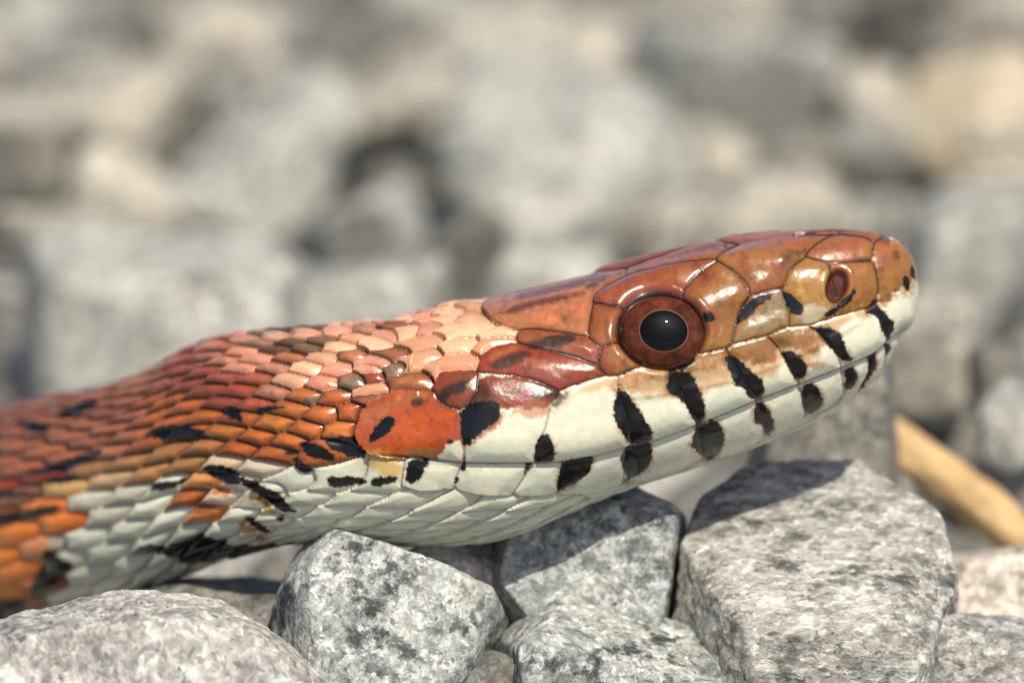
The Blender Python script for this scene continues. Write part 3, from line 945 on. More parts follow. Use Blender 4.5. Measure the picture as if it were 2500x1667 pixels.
pitch = lambda x: np.interp(x, [-1700, 100, 500, 900, 1400], [150, 112, 86, 70, 70])
x = 1330.0
n = 0
cols = []
while x > -1700:
    cols.append(x)
    x -= pitch(x) * 0.5
KR = 19
for k in range(KR):
    for n_, x in enumerate(cols):
        if n_ % 2 != k % 2:
            continue
        i = int(np.clip(np.searchsorted(xs, x), 0, NS - 1))
        tl = np.interp(x, [250, 800], [1.0, 0.12])
        Vt = vbot[i] + 40 - 95 * np.interp(x, [450, 750], [1.0, 0.0])
        f0, f1 = [(1 - 0.42 * tl) * q + 0.42 * tl * q ** 3 for q in (k / KR, (k + 1) / KR)]
        v = Vt * 0.5 * (f0 + f1) + random.uniform(-3, 3)
        X = x + random.uniform(-5, 5)
        y = to_y(X, v)
        if X > 720 and y > mouth_y(min(X, 2100)) - 5:
            continue
        if X > 1250 or blocked(X, v, y, 1.0):
            continue
        c = np.array(zone_colour(X, y), float)
        dd = [(math.hypot(X - q[0], (y - q[1]) * 1.4), q[2]) for q in HUE]
        dmin, cq = min(dd, key=lambda t: t[0])
        if dmin < 58 and sum(cq) > 150:
            c = 0.2 * c + 0.8 * np.array(cq, float)
        c = c * random.uniform(0.90, 1.09)
        SEEDS.append((X, v, pitch(X) * 0.5, Vt * (f1 - f0) * 0.55, tuple(np.clip(c, 0, 250)), 1.0))
for x in np.arange(690, -1700, -128.0):                          # broad belly plates
    i = int(np.clip(np.searchsorted(xs, x), 0, NS - 1))
    SEEDS.append((x, vbot[i] + 62, 66, 112, IV, 0.5))
for k in range(14):                                             # pale throat scales
    for n_ in range(0, 24):
        x = 2080 - (n_ + 0.5 * (k % 2)) * 112
        if x < 640:
            continue
        i = int(np.clip(np.searchsorted(xs, x), 0, NS - 1))
        v = to_v(x, mouth_y(x) + 70) + k * 40 + random.uniform(-3, 3)
        y = to_y(x, v)
        if v > arc[i, -1] or y < mouth_y(x) + 25 or blocked(x, v, y, 1.0):
            continue
        SEEDS.append((x + random.uniform(-8, 8), v, 58, 22, IV, 0.6))

# ---- evaluate
lab = np.full(QX.shape, -1, np.int32)
best = np.full(QX.shape, 1e9); second = np.full(QX.shape, 1e9)
s_loc = np.zeros(QX.shape); n_loc = np.zeros(QX.shape); s_b = np.full(QX.shape, 20.0)
for k, (X, v, a, b, c, rl) in enumerate(SEEDS):
    i0, i1 = np.searchsorted(xs, X - 4.2 * a), np.searchsorted(xs, X + 4.2 * a)
    if i1 <= i0: continue
    sl_ = slice(i0, i1)
    dx, dv = (QX[sl_] - X) / a, (VV[sl_] - v) / b
    d = np.sqrt(dx * dx + dv * dv + 0.02) - 0.30 * X / 42.0
    bb, ss = best[sl_], second[sl_]
    better = d < bb
    ss[...] = np.where(better, bb, np.minimum(ss, d))
    bb[...] = np.where(better, d, bb)
    lab[sl_] = np.where(better, k, lab[sl_])
    s_loc[sl_] = np.where(better, dx, s_loc[sl_])
    n_loc[sl_] = np.where(better, dv, n_loc[sl_])
    s_b[sl_] = np.where(better, b, s_b[sl_])
edge = np.clip(second - best, 0, 3) * 0.5 * s_b
NSD = len(SEEDS)
sd1 = np.full(QX.shape, -1e9); sd2 = np.full(QX.shape, -1e9)
slab = np.full(QX.shape, -1, np.int32)
for k, (nm, c, P) in enumerate(SHIELDS):
    P = np.asarray(P)
    i0, i1 = np.searchsorted(xs, P[:, 0].min() - 40), np.searchsorted(xs, P[:, 0].max() + 40)
    sub = slice(i0, i1)
    wob = 2.0 * fbm2(QX[sub] / 30, QY[sub] / 30, 90, 2)
    d = poly_sd(P, QX[sub] + wob, QY[sub] - wob)
    a, b = sd1[sub], sd2[sub]
    better = d > a
    b[...] = np.where(better, a, np.maximum(b, d))
    a[...] = np.where(better, d, a)
    slab[sub] = np.where(better, k, slab[sub])
gapfix = 7.0
in_sh = sd1 > -gapfix * (QX > 900)
ledge = np.where(in_sh, np.maximum(np.minimum((sd1 - sd2) * 0.5, 1e3), 0), np.minimum(edge, np.maximum(-sd1 - gapfix, 0)))
noscale = (lab < 0) & ~in_sh
ledge[noscale] = 0
LABEL = np.where(in_sh, slab + NSD, lab)

# ---- relief
relief = np.array([s[5] for s in SEEDS])[np.clip(lab, 0, NSD - 1)]
h_sc = relief * (5.5 * (1 - np.exp(-ledge / 3.5)) + 6.0 * sstep(0, 1.0, ledge / np.maximum(s_b * 0.75, 6)) - 8.0 * np.clip(s_loc + 0.25, -1.1, 1.1)) - 6
h_sh = 5.0 * (1 - np.exp(-ledge / 2.6)) + 5.0 * sstep(0, 34, ledge) - 5
h = np.where(in_sh, h_sh, h_sc)
h[noscale] = -5
headw = sstep(900, 1150, QX)
dm = line_d(MOUTH, QX, QY)
my = mouth_y(QX)
below = sstep(0, 10, QY - my) * (QX > 940)
h -= 8.0 * np.exp(-(dm / 3.2) ** 2)
h -= below * 7.0 * sstep(940, 1150, QX)
up = my - QY
h += headw * (up > 0) * 10.0 * np.exp(-((up - 48) / 42) ** 2)                       # lip bulge
LIPR = A_([(250, 1232), (350, 1215), (600, 1190), (1000, 1100), (1330, 985), (1560, 870), (1700, 800), (1800, 735)])
h += 2.6 * np.exp(-(line_d(LIPR, QX, QY) / 7.5) ** 2) * sstep(2.0, 9.0, ledge)
h -= 16.0 * np.exp(-(((QX - 1830) / 130) ** 2 + ((QY - 765 + 0.30 * (QX - 1830)) / 45) ** 2))   # hollow before the eye
h += 15.0 * np.exp(-(line_d([(1470, 735), (1560, 690), (1690, 652), (1800, 640), (1900, 640)], QX, QY) / 26) ** 2)  # brow ridge
h += 12.0 * sstep(1000, 1120, QX) * np.exp(-(((QX - 1230) / 170) ** 2 + ((QY - 1000) / 90) ** 2))    # cheek
EX, EY, ERX, ERY = 1608.0, 807.0, 106.0, 92.0
er = np.sqrt(((QX - EX) / ERX) ** 2 + ((QY - EY) / ERY) ** 2)
h -= 34.0 * sstep(1.05, 0.80, er) + 5.0 * np.exp(-((er - 1.03) / 0.05) ** 2)
h += 3.0 * np.exp(-((er - 1.17) / 0.09) ** 2)
nx_, ny_ = QX - 2034, QY - 700
ca, sa = math.cos(0.25), math.sin(0.25)
nr = np.sqrt(((nx_ * ca + ny_ * sa) / 28) ** 2 + ((-nx_ * sa + ny_ * ca) / 45) ** 2)
h -= 15.0 * sstep(1.1, 0.6, nr)
h += 2.0 * np.exp(-((nr - 1.25) / 0.14) ** 2)
h += 0.45 * fbm2(QX / 14, QY / 14, 33, 3)
tipf = sstep(2241, 2205, QX)
h *= 0.15 + 0.85 * tipf
h[-1] = h[-2].mean()

# ---- colours
print("seeds", NSD, "grid", QX.shape)
basec = np.concatenate([lin(np.array([s[4] for s in SEEDS])), lin(np.array([s[1] for s in SHIELDS], float))])
COLR = basec[np.clip(LABEL, 0, len(basec) - 1)].copy()
nzR = fbm2(QX / 6.5, QY / 6.5, 5, 3)
nzA, nzB = fbm2(QX / 9, QY / 9, 3, 4), fbm2(QX / 34, QY / 34, 8, 3)
nzC = fbm2(QX / 70, QY / 70, 15, 3)


def paint(P, col, soft=3.0, rag=4.0, amt=1.0, big=0.0, smooth=1):
    P = chaikin(P, 2) if smooth else np.asarray(P, float)
    m = 40 + soft
    i0, i1 = np.searchsorted(xs, P[:, 0].min() - m), np.searchsorted(xs, P[:, 0].max() + m)
    if i1 <= i0: return
    s = slice(i0, i1)
    d = poly_sd(P, QX[s], QY[s]) + rag * nzR[s] * 1.3 + big * nzB[s] * 1.6
    a = amt * sstep(-soft, soft, d)
    COLR[s] = COLR[s] * (1 - a[..., None]) + lin(col) * a[..., None]


def spot(cx, cy, rx, ry, col, soft=3, rag=3, amt=1.0, rot=0.0):
    t = np.linspace(0, 2 * math.pi, 15)[:-1]
    X, Y = rx * np.cos(t), ry * np.sin(t)
    paint(np.stack([cx + X * math.cos(rot) - Y * math.sin(rot), cy + X * math.sin(rot) + Y * math.cos(rot)], 1), col, soft, rag, amt, 0, 0)


INK = (17, 14, 13)
TAN, OCH, ORG, RED, GRY = (204, 164, 120), (186, 112, 54), (206, 108, 50), (166, 66, 42), (50, 40, 36)
# upper lips: brownish towards the top
paint(A_([(270, 1090), (620, 1000), (960, 915), (1215, 835), (1480, 765), (1600, 715), (1910, 640), (1860, 730), (1700, 790), (1650, 860), (1560, 900), (1480, 1010), (1400, 980), (1300, 1020), (1180, 1090), (1050, 1080), (960, 1150), (780, 1170), (650, 1220), (400, 1200), (280, 1160)]), TAN, 12, 6, 0.85, 12)
paint(A_([(965, 910), (1215, 835), (1480, 770), (1560, 840), (1500, 930), (1400, 920), (1300, 930), (1200, 1010), (1050, 1000), (985, 970)]), OCH, 10, 6, 0.8, 14)
paint(A_([(620, 1050), (760, 950), (960, 925), (1000, 990), (900, 1020), (760, 1080)]), OCH, 10, 6, 0.5, 12)
paint(A_([(280, 1090), (430, 1030), (600, 1030), (580, 1080), (350, 1150)]), OCH, 10, 6, 0.45, 12)
paint(A_([(1480, 1010), (1560, 980), (1570, 1010), (1500, 1040)]), OCH, 5, 6, 0.5, 8)
paint(B_([(1170, 870), (1230, 820), (1400, 725), (1585, 690), (1585, 760), (1400, 790), (1250, 870), (1180, 930)]), TAN, 9, 5, 0.85, 8)
# nasal, loreal, preocular
paint(A_([(1380, 690), (1500, 640), (1630, 660), (1560, 745), (1400, 770)]), (190, 182, 158), 8, 5, 0.9, 8)
paint(A_([(1400, 390), (1500, 360), (1590, 390), (1500, 440), (1400, 450)]), (192, 122, 88), 14, 4, 0.8, 4)
paint(A_([(1000, 870), (1020, 790), (1180, 780), (1350, 740), (1350, 790), (1200, 840)]), (182, 140, 92), 9, 5, 0.7, 8)
paint(A_([(1020, 800), (1030, 690), (1090, 610), (1180, 550), (1300, 545), (1280, 590), (1190, 650), (1120, 720), (1060, 780)]), ORG, 5, 5, 0.6, 4)
paint(A_([(820, 860), (1000, 850), (990, 900), (800, 950)]), (190, 140, 84), 10, 5, 0.7, 8)
paint(A_([(690, 560), (760, 470), (905, 395), (1000, 440), (900, 500), (780, 560)]), (176, 86, 54), 14, 4, 0.8, 4)
paint(A_([(880, 640), (1000, 600), (1060, 560), (1010, 760), (930, 780)]), (176, 112, 52), 14, 6, 0.7, 8)
# rostral
paint(A_([(1880, 400), (1890, 240), (1960, 200), (2110, 250), (2260, 420), (2210, 500), (2130, 510), (2060, 560), (1990, 620), (1930, 650), (1915, 560)]), (190, 122, 54), 14, 8, 1.0, 14)
paint(A_([(1885, 350), (1900, 235), (1960, 205), (2060, 290), (2040, 370), (1950, 420), (1900, 430)]), (190, 110, 76), 14, 4, 1.0, 6)
# crown, brow, temple tints
paint(A_([(1050, 480), (1200, 400), (1330, 440), (1310, 530), (1120, 575)]), (178, 82, 46), 14, 4, 0.8, 6)
paint(A_([(300, 660), (470, 560), (700, 540), (690, 600), (400, 660)]), (176, 72, 40), 12, 4, 0.7, 4)
paint(B_([(760, 640), (870, 570), (1010, 545), (1045, 565), (920, 640), (830, 668)]), GRY, 7, 3, 0.85, 4)
paint(B_([(780, 560), (900, 510), (1000, 500), (900, 560), (760, 620)]), (200, 112, 66), 7, 3, 0.8, 4)
paint(B_([(1010, 505), (1130, 450), (1280, 430), (1340, 470), (1200, 515), (1080, 525)]), GRY, 7, 3, 0.9, 4)
paint(B_([(1280, 520), (1400, 500), (1470, 550), (1440, 610), (1330, 590)]), (178, 74, 54), 9, 3, 0.8, 4)
paint(B_([(700, 690), (1000, 700), (1220, 795), (1160, 880), (930, 900), (830, 910), (780, 870), (640, 890)]), (168, 72, 44), 5, 5, 1.0, 5)
paint(B_([(900, 890), (1150, 860), (1140, 930), (1000, 940), (880, 960)]), ORG, 5, 6, 0.55, 9)
paint(B_([(820, 950), (870, 900), (860, 980), (720, 1080), (640, 1135), (690, 1060)]), ORG, 4, 5, 0.7, 3)
paint(B_([(820, 310), (1000, 235), (1300, 190), (1390, 185), (1200, 240), (950, 300), (860, 330)]), (112, 48, 32), 6, 3, 0.85, 5)
paint(B_([(900, 220), (1300, 110), (1620, 30), (1640, 50), (1330, 140), (1000, 225)]), (124, 54, 36), 5, 3, 0.8, 4)
paint(A_([(560, 330), (800, 270), (960, 290), (780, 325), (600, 375)]), (116, 50, 34), 5, 3, 0.75, 4)
spot(1445, 702, 16, 7, GRY, 4, 4, 0.7, -0.3)
spot(1465, 690, 10, 4, GRY, 3, 4, 0.7, -0.3)
paint(A_([(190, 905), (260, 880), (400, 1010), (290, 1080), (240, 1030)]), (196, 134, 82), 10, 5, 0.8, 8)
# last upper lip plate, orange
paint(B_([(-40, 940), (190, 805), (430, 803), (330, 860), (100, 930), (0, 1010)]), (196, 116, 74), 12, 4, 0.85, 6)
paint(B_([(60, 1100), (300, 940), (480, 960), (560, 1060), (430, 1160), (200, 1190)]), (214, 92, 28), 14, 5, 0.7, 9)
paint(B_([(240, 1165), (330, 1150), (480, 1150), (400, 1220), (240, 1215)]), (176, 130, 36), 7, 5, 0.8, 7)
paint(B_([(430, 1225), (520, 1100), (610, 1085), (625, 1250)]), IV, 4, 7, 1.0, 6)
paint(B_([(0, 1160), (120, 1180), (220, 1200), (240, 1330), (60, 1310), (-20, 1260)]), (216, 178, 84), 8, 6, 0.8, 9)
# grey smudges
paint(A_([(1290, 380), (1340, 310), (1480, 270), (1465, 330), (1400, 375), (1300, 440)]), (92, 64, 52), 9, 3, 0.85, 6)
paint(A_([(1780, 352), (1815, 332), (1890, 340), (1885, 362), (1800, 366)]), (84, 60, 54), 4, 2, 0.85)
paint(A_([(720, 490), (790, 440), (860, 425), (800, 480)]), (110, 66, 44), 7, 3, 0.6)
paint(A_([(1255, 850), (1300, 825), (1350, 840), (1340, 885), (1285, 890)]), (70, 56, 48), 6, 3, 0.85)
paint(A_([(970, 900), (1010, 890), (1060, 905), (1000, 930)]), (96, 72, 56), 5, 3, 0.7)
paint(B_([(640, 880), (700, 740), (760, 760), (830, 850), (720, 880)]), (78, 56, 48), 7, 3, 0.8)
paint(B_([(1030, 790), (1110, 755), (1215, 790), (1160, 835), (1040, 835)]), (50, 40, 36), 6, 3, 0.9)
paint(B_([(1170, 860), (1225, 800), (1300, 770), (1260, 820), (1180, 900)]), (96, 80, 72), 5, 3, 0.7)
# black marks: edges ragged
for P in (
        A_([(1840, 692), (1880, 650), (1915, 640), (1960, 690), (1997, 730), (2008, 790), (1997, 840), (1985, 872), (1958, 830), (1930, 800), (1925, 750), (1900, 712)]),
        A_([(1505, 785), (1580, 772), (1655, 800), (1675, 840), (1705, 900), (1725, 958), (1750, 965), (1737, 998), (1690, 992), (1640, 940), (1605, 900), (1555, 840)]),
        A_([(1300, 935), (1370, 925), (1425, 968), (1453, 1010), (1458, 1060), (1422, 1115), (1390, 1102), (1355, 1050), (1325, 990)]),
        A_([(945, 965), (1000, 960), (1060, 1005), (1115, 1068), (1172, 1100), (1193, 1150), (1182, 1222), (1130, 1233), (1085, 1205), (1058, 1145), (1008, 1152), (985, 1080), (955, 1020)]),
        A_([(585, 1045), (640, 1050), (720, 1065), (762, 1120), (792, 1200), (818, 1290), (812, 1370), (772, 1398), (735, 1340), (695, 1262), (635, 1212), (570, 1172), (585, 1100)]),
        A_([(278, 1180), (320, 1178), (352, 1240), (405, 1300), (445, 1370), (480, 1420), (475, 1505), (340, 1510), (295, 1445), (258, 1400), (236, 1330), (252, 1220)]),
        A_([(1965, 868), (2000, 885), (2033, 898), (2022, 950), (2000, 1005), (1992, 935)]),
        A_([(1868, 968), (1915, 935), (1933, 1000), (1917, 1080), (1862, 1162), (1812, 1214), (1848, 1140), (1888, 1060)]),
        A_([(1722, 1050), (1772, 1035), (1802, 1090), (1802, 1150), (1750, 1193), (1716, 1172), (1728, 1110)]),
        A_([(1455, 1158), (1512, 1135), (1563, 1190), (1584, 1250), (1553, 1322), (1500, 1354), (1462, 1312), (1450, 1230)]),
        A_([(1150, 1268), (1190, 1255), (1232, 1310), (1263, 1370), (1279, 1430), (1247, 1478), (1218, 1472), (1197, 1412), (1147, 1392), (1142, 1330)]),
        A_([(775, 1408), (890, 1370), (944, 1430), (954, 1500), (932, 1562), (890, 1622), (850, 1642), (788, 1582), (742, 1540), (752, 1480)]),
        B_([(1635, 1150), (1790, 1115), (1808, 1190), (1782, 1272), (1720, 1322), (1640, 1388), (1648, 1330), (1606, 1270), (1602, 1210)]),
        B_([(1237, 1225), (1422, 1197), (1428, 1260), (1392, 1322), (1300, 1382), (1208, 1442), (1203, 1370), (1228, 1300)]),
        B_([(1008, 1240), (1042, 1243), (1022, 1290), (993, 1322)]),
        B_([(600, 1240), (637, 1243), (622, 1287), (583, 1292)]), B_([(558, 1342), (582, 1328), (572, 1372), (543, 1382)]),
        B_([(265, 1218), (412, 1222), (352, 1302), (332, 1342), (290, 1372), (243, 1347)]),
        B_([(1068, 1068), (1130, 1042), (1162, 1100), (1177, 1200), (1167, 1238), (1053, 1243), (1053, 1150)]),
        B_([(597, 912), (650, 870), (780, 848), (852, 880), (832, 960), (772, 1012), (690, 1072), (640, 1128), (608, 1112), (597, 1000)]),
        B_([(15, 1085), (58, 1020), (108, 960), (172, 943), (193, 980), (152, 1052), (90, 1085), (30, 1115)]),
        A_([(635, 1050), (700, 995), (765, 980), (722, 1035), (680, 1055)]), A_([(798, 688), (870, 688), (888, 740), (840, 753), (813, 742)]),
        A_([(1055, 610), (1113, 565), (1083, 642), (1050, 662)]),
        A_([(1025, 762), (1038, 690), (1088, 620), (1180, 560), (1262, 548), (1235, 600), (1168, 642), (1108, 712), (1050, 762)]),
        A_([(1308, 560), (1340, 548), (1402, 600), (1443, 640), (1432, 712), (1368, 705), (1343, 640)]),
        A_([(1660, 652), (1700, 600), (1762, 538), (1783, 550), (1742, 622), (1682, 662), (1640, 702), (1568, 720), (1590, 680)]),
        A_([(1848, 652), (1890, 610), (1912, 600), (1917, 642), (1870, 657)])):
    G = np.asarray(P); G = G.mean(axis=0) + (G - G.mean(axis=0)) * 1.10
    paint(G, (172, 96, 42), 7, 6, 0.62, 5)
    paint(P, INK, 1.8, 4.0)
paint(B_([(440, 850), (470, 775), (600, 735), (695, 712), (640, 800), (530, 825), (492, 895)]), (56, 42, 38), 5, 3, 0.9)
spot(*B_([(325, 862)])[0], 15, 12, (52, 38, 32), 5, 3, 0.85)
spot(*B_([(535, 1100)])[0], 8, 6, INK, 2, 3)
for cx, cy, rx, ry in ((2100, 500, 24, 48), (2150, 435, 20, 44)):
    (X, Y), = A_([(cx, cy)])
    spot(X, Y, rx * .38, ry * .38, INK, 1.6, 1.5, 1, -0.2)
for cx, cy, r, am in ((2035, 330, 9, .8), (1965, 530, 8, .6), (2028, 550, 3.5, .9), (1975, 580, 7, .5), (1940, 420, 8, .4), (1980, 240, 10, .5)):
    (X, Y), = A_([(cx, cy)])
    spot(X, Y, r, r * 1.2, (60, 40, 30), 3.5, 3, am)
# neck and body markings
paint(D_([(-300, 1100), (0, 960), (150, 890), (500, 880), (520, 960), (370, 1050), (340, 1200), (250, 1440), (80, 1460), (-300, 1560)]), (252, 140, 14), 8, 6, 0.72, 8)
paint(C_([(-120, 620), (250, 600), (560, 700), (850, 640), (1100, 600), (1230, 700), (1180, 830), (860, 880), (700, 960), (350, 900), (-120, 880)]), (222, 116, 40), 20, 8, 0.45, 20)
for P in (
        C_([(880, 862), (1000, 850), (1090, 920), (1112, 952), (1050, 962), (950, 922)]), C_([(1055, 840), (1130, 818), (1222, 820), (1295, 900), (1272, 945), (1180, 932), (1100, 892)]),
        C_([(380, 650), (450, 620), (500, 640), (540, 722), (450, 692)]), C_([(610, 662), (660, 620), (822, 630), (700, 662)]),
        C_([(-20, 770), (120, 738), (280, 780), (302, 832), (100, 842), (-20, 822)]), C_([(288, 1000), (420, 998), (512, 1060), (522, 1112), (420, 1092), (330, 1062)]),
        C_([(518, 1070), (600, 1098), (722, 1160), (802, 1240), (852, 1282), (740, 1272), (640, 1192), (548, 1122)]), C_([(-20, 1102), (130, 1090), (222, 1050), (100, 1132), (-20, 1152)]),
        C_([(1058, 1068), (1200, 1068), (1322, 1100), (1100, 1142)]), C_([(1345, 1068), (1500, 1068), (1482, 1102), (1358, 1132)]),
        C_([(548, 1310), (620, 1360), (702, 1432), (640, 1412), (558, 1362)]), C_([(728, 1332), (792, 1318), (760, 1362)]),
        C_([(840, 960), (900, 950), (960, 1010), (930, 1050), (860, 1010)]), C_([(790, 905), (860, 900), (850, 935), (800, 930)]),
        D_([(918, 1142), (1020, 1088), (1120, 1122), (1290, 1038), (1400, 1092), (1700, 1132), (1852, 1088), (1700, 1152), (1450, 1192), (1270, 1222), (1180, 1202), (1100, 1152), (1000, 1162)]),
        D_([(338, 1138), (400, 1160), (512, 1240), (420, 1322), (248, 1452), (268, 1330), (330, 1220)]), D_([(-300, 1500), (0, 1438), (130, 1450), (202, 1472), (160, 1600), (-300, 1700)]),
        D_([(238, 642), (420, 588), (650, 508), (702, 530), (520, 622), (330, 662), (270, 662)]), D_([(328, 692), (500, 658), (562, 690), (400, 722)]),
        D_([(378, 302), (450, 270), (620, 188), (642, 230), (480, 322)]), D_([(128, 342), (250, 330), (372, 380), (300, 412), (200, 382)]),
        D_([(-200, 1000), (0, 918), (200, 888), (402, 858), (380, 902), (210, 942), (0, 992), (-200, 1080)]), D_([(20, 760), (300, 770), (380, 760), (250, 800), (0, 815)])):
    G = np.asarray(P); G = G.mean(axis=0) + (G - G.mean(axis=0)) * 1.12
    paint(G, (150, 84, 30), 6, 5, 0.5)
    paint(G, INK, 2.5, 4.0)
for P in (C_([(918, 582), (1000, 560), (1062, 596), (900, 606)]), C_([(1078, 552), (1200, 460), (1292, 450), (1302, 482), (1180, 532)])):
    paint(P, (120, 110, 100), 4, 3, 0.85)
for P, c in ((C_([(130, 1180), (260, 1140), (380, 1240), (360, 1330), (240, 1290)]), (224, 112, 24)), (C_([(290, 1080), (420, 1120), (450, 1200), (340, 1170)]), (222, 120, 34)),
             (C_([(560, 1170), (660, 1200), (770, 1320), (690, 1300), (600, 1240)]), (206, 150, 50)), (C_([(470, 1320), (560, 1360), (650, 1460), (540, 1450)]), (212, 150, 54)),
             (C_([(620, 1440), (700, 1450), (680, 1500), (600, 1490)]), (214, 126, 40))):
    paint(P, c, 7, 6, 0.85, 8)
# pigment gathers in a soft dark margin round the coloured plates and scales
lum0 = COLR.mean(axis=2)
marg = np.where(in_sh, sstep(15, 2, ledge) * np.clip(0.45 + 1.2 * nzB + 0.4 * nzA, 0, 1) * 0.62, sstep(1.0, 0.1, ledge / np.maximum(s_b * 0.6, 6)) * 0.45)
marg = marg * sstep(0.40, 0.28, lum0) * sstep(0.02, 0.05, lum0) * (noscale == 0)
COLR = COLR * (1 - marg[..., None]) + lin((78, 34, 20)) * marg[..., None]
# pale interstitial skin / dark seam pigment between plates, fine mottling that belongs to the scales
seam = sstep(3.4, 0.8, ledge) * np.where(in_sh, 1.0, np.where(relief < 1, 0.4, 0.6))
seamc = np.where((COLR.mean(axis=2) > 0.35)[..., None], lin((168, 140, 108)), np.where((COLR.mean(axis=2) > 0.03)[..., None], lin((46, 24, 16)), lin((14, 11, 10))))
seam = seam * np.where(COLR.mean(axis=2) > 0.35, 0.62, 0.92)
COLR = COLR * (1 - seam[..., None]) + seamc * seam[..., None]
lum = COLR.mean(axis=2)
mott = np.where(lum > 0.4, 0.045, 0.24)
COLR *= (1 + mott * (nzA + nzB * 0.8))[..., None]
warmv = (nzC * np.where(lum > 0.4, 0.04, 0.14))[..., None]
COLR *= 1 + warmv * np.array([0.6, -0.4, -0.8])
ring = np.exp(-((nr - 0.75) / 0.4) ** 2) * 0 + sstep(1.1, 0.85, nr)
COLR = COLR * (1 - ring[..., None]) + lin((96, 40, 24)) * (1 + 0.2 * nzA[..., None]) * ring[..., None]
sock = sstep(1.08, 1.0, er)
COLR = COLR * (1 - sock[..., None]) + lin((60, 24, 16)) * sock[..., None]
lumn = COLR.mean(axis=2)
snout = in_sh * sstep(1500, 1750, QX) * sstep(0.03, 0.07, lumn) * sstep(0.36, 0.28, lumn)
eyen = sstep(0.95, 1.25, nr) * sstep(1.05, 1.12, er)
mo = eyen * np.clip(0.5 + 1.3 * nzB + 0.5 * nzA, 0, 1) * snout * 0.62 * sstep(0.0, 60.0, QY - np.interp(QX, xs, top))
COLR = COLR * (1 - mo[..., None]) + lin((176, 122, 56)) * mo[..., None]
mo = eyen * np.clip(-0.25 + 1.6 * fbm2(QX / 20, QY / 20, 61, 3), 0, 1) * sstep(0.03, 0.07, lumn) * sstep(0.36, 0.28, lumn) * 0.55
COLR = COLR * (1 - mo[..., None]) + lin((104, 52, 30)) * mo[..., None]
lum = (COLR @ np.array([0.3, 0.59, 0.11]))[..., None]
COLR = lum + (COLR - lum) * (0.96 - 0.06 * (1 - headw[..., None]) + 0.03 * sstep(0.1, 0.3, lum))
COLR = COLR * (0.53 + 0.15 * (1 - headw[..., None]) + 0.37 * sstep(0.25, 0.6, lum) * (1 - 0.45 * (1 - headw[..., None]))) * (np.array([1.0, 0.985, 0.94]) + np.array([0.06, 0.13, 0.0]) * sstep(0.45, 0.2, lum))
COLR = np.clip(COLR, 0.004, 0.85)

# patches where the clear outer skin shimmers (stored in the alpha of the colour layer)
SHIM = np.zeros(QX.shape)
for (sx_, sy_), rx_, ry_, rt_, am_ in ((B_([(940, 790)])[0], 44, 20, 0.35, 1.0), (A_([(235, 785)])[0], 13, 22, 0.2, 0.7), (A_([(1150, 470)])[0], 26, 9, -0.2, 0.6),
                                       (A_([(1430, 440)])[0], 16, 10, 0, 0.6), (A_([(990, 490)])[0], 26, 8, 0.5, 0.5), (A_([(1650, 830)])[0], 16, 9, -0.5, 0.7),
                                       (A_([(1480, 920)])[0], 34, 7, -0.42, 0.8), (A_([(1230, 1030)])[0], 34, 6, -0.42, 0.6), (B_([(1130, 700)])[0], 40, 6, 0.2, 0.8), (B_([(1290, 560)])[0], 60, 5, 0.25, 0.8)):
    ex_, ey_ = QX - sx_, QY - sy_
    SHIM = np.maximum(SHIM, am_ * (1.0 if rx_ == 44 else 0.35) * np.exp(-(((ex_ * math.cos(rt_) + ey_ * math.sin(rt_)) / rx_) ** 2 + ((-ex_ * math.sin(rt_) + ey_ * math.cos(rt_)) / ry_) ** 2)))
COLR = np.concatenate([COLR, 1 - SHIM[..., None]], 2)

# ---- geometry: continuous body, scales as its children
SURF = POS + NRM * h[..., None]
SN = grid_normals(SURF)
if np.sum(SN * NRM) < 0:
    SN = -SN
SN[-1] = RIGHT
snake = bpy.data.objects.new("snake", None)
COL.objects.link(snake)
snake.location = Vector(place(1000, 1336, -220) * U)
bpy.context.view_layer.update()
tag(snake, "orange and white snake with black-barred lips, its head raised over the stones", "snake")

i, j = np.meshgrid(np.arange(NS - 1), np.arange(NP), indexing='ij')
a = i * NP + j
b = i * NP + (j + 1) % NP
QUADS = np.stack([a, b, b + NP, a + NP], -1)                       # (NS-1, NP, 4)
_q = SURF.reshape(-1, 3)[QUADS[400, 100]]
if np.cross(_q[1] - _q[0], _q[2] - _q[0]) @ NRM[400, 100] < 0:
    QUADS = QUADS[..., ::-1].copy()
near = (j >= int(NN * 0.02)) & (j < NN - 2)
vis = near & ((QY[:-1] - bot[:-1, None]) < 30)
face_lab = np.where(vis & (xs[:-1, None] > -330), LABEL[:-1], -1)
face_lab = np.where(er[:-1] < 0.97, -1, face_lab)
cnt = np.bincount(face_lab[face_lab >= 0], minlength=NSD + len(SHIELDS))
face_lab = np.where((face_lab >= 0) & (cnt[np.clip(face_lab, 0, None)] < 40), -1, face_lab)
VF, NFv, CFv = SURF.reshape(-1, 3), SN.reshape(-1, 3), COLR.reshape(-1, 4)
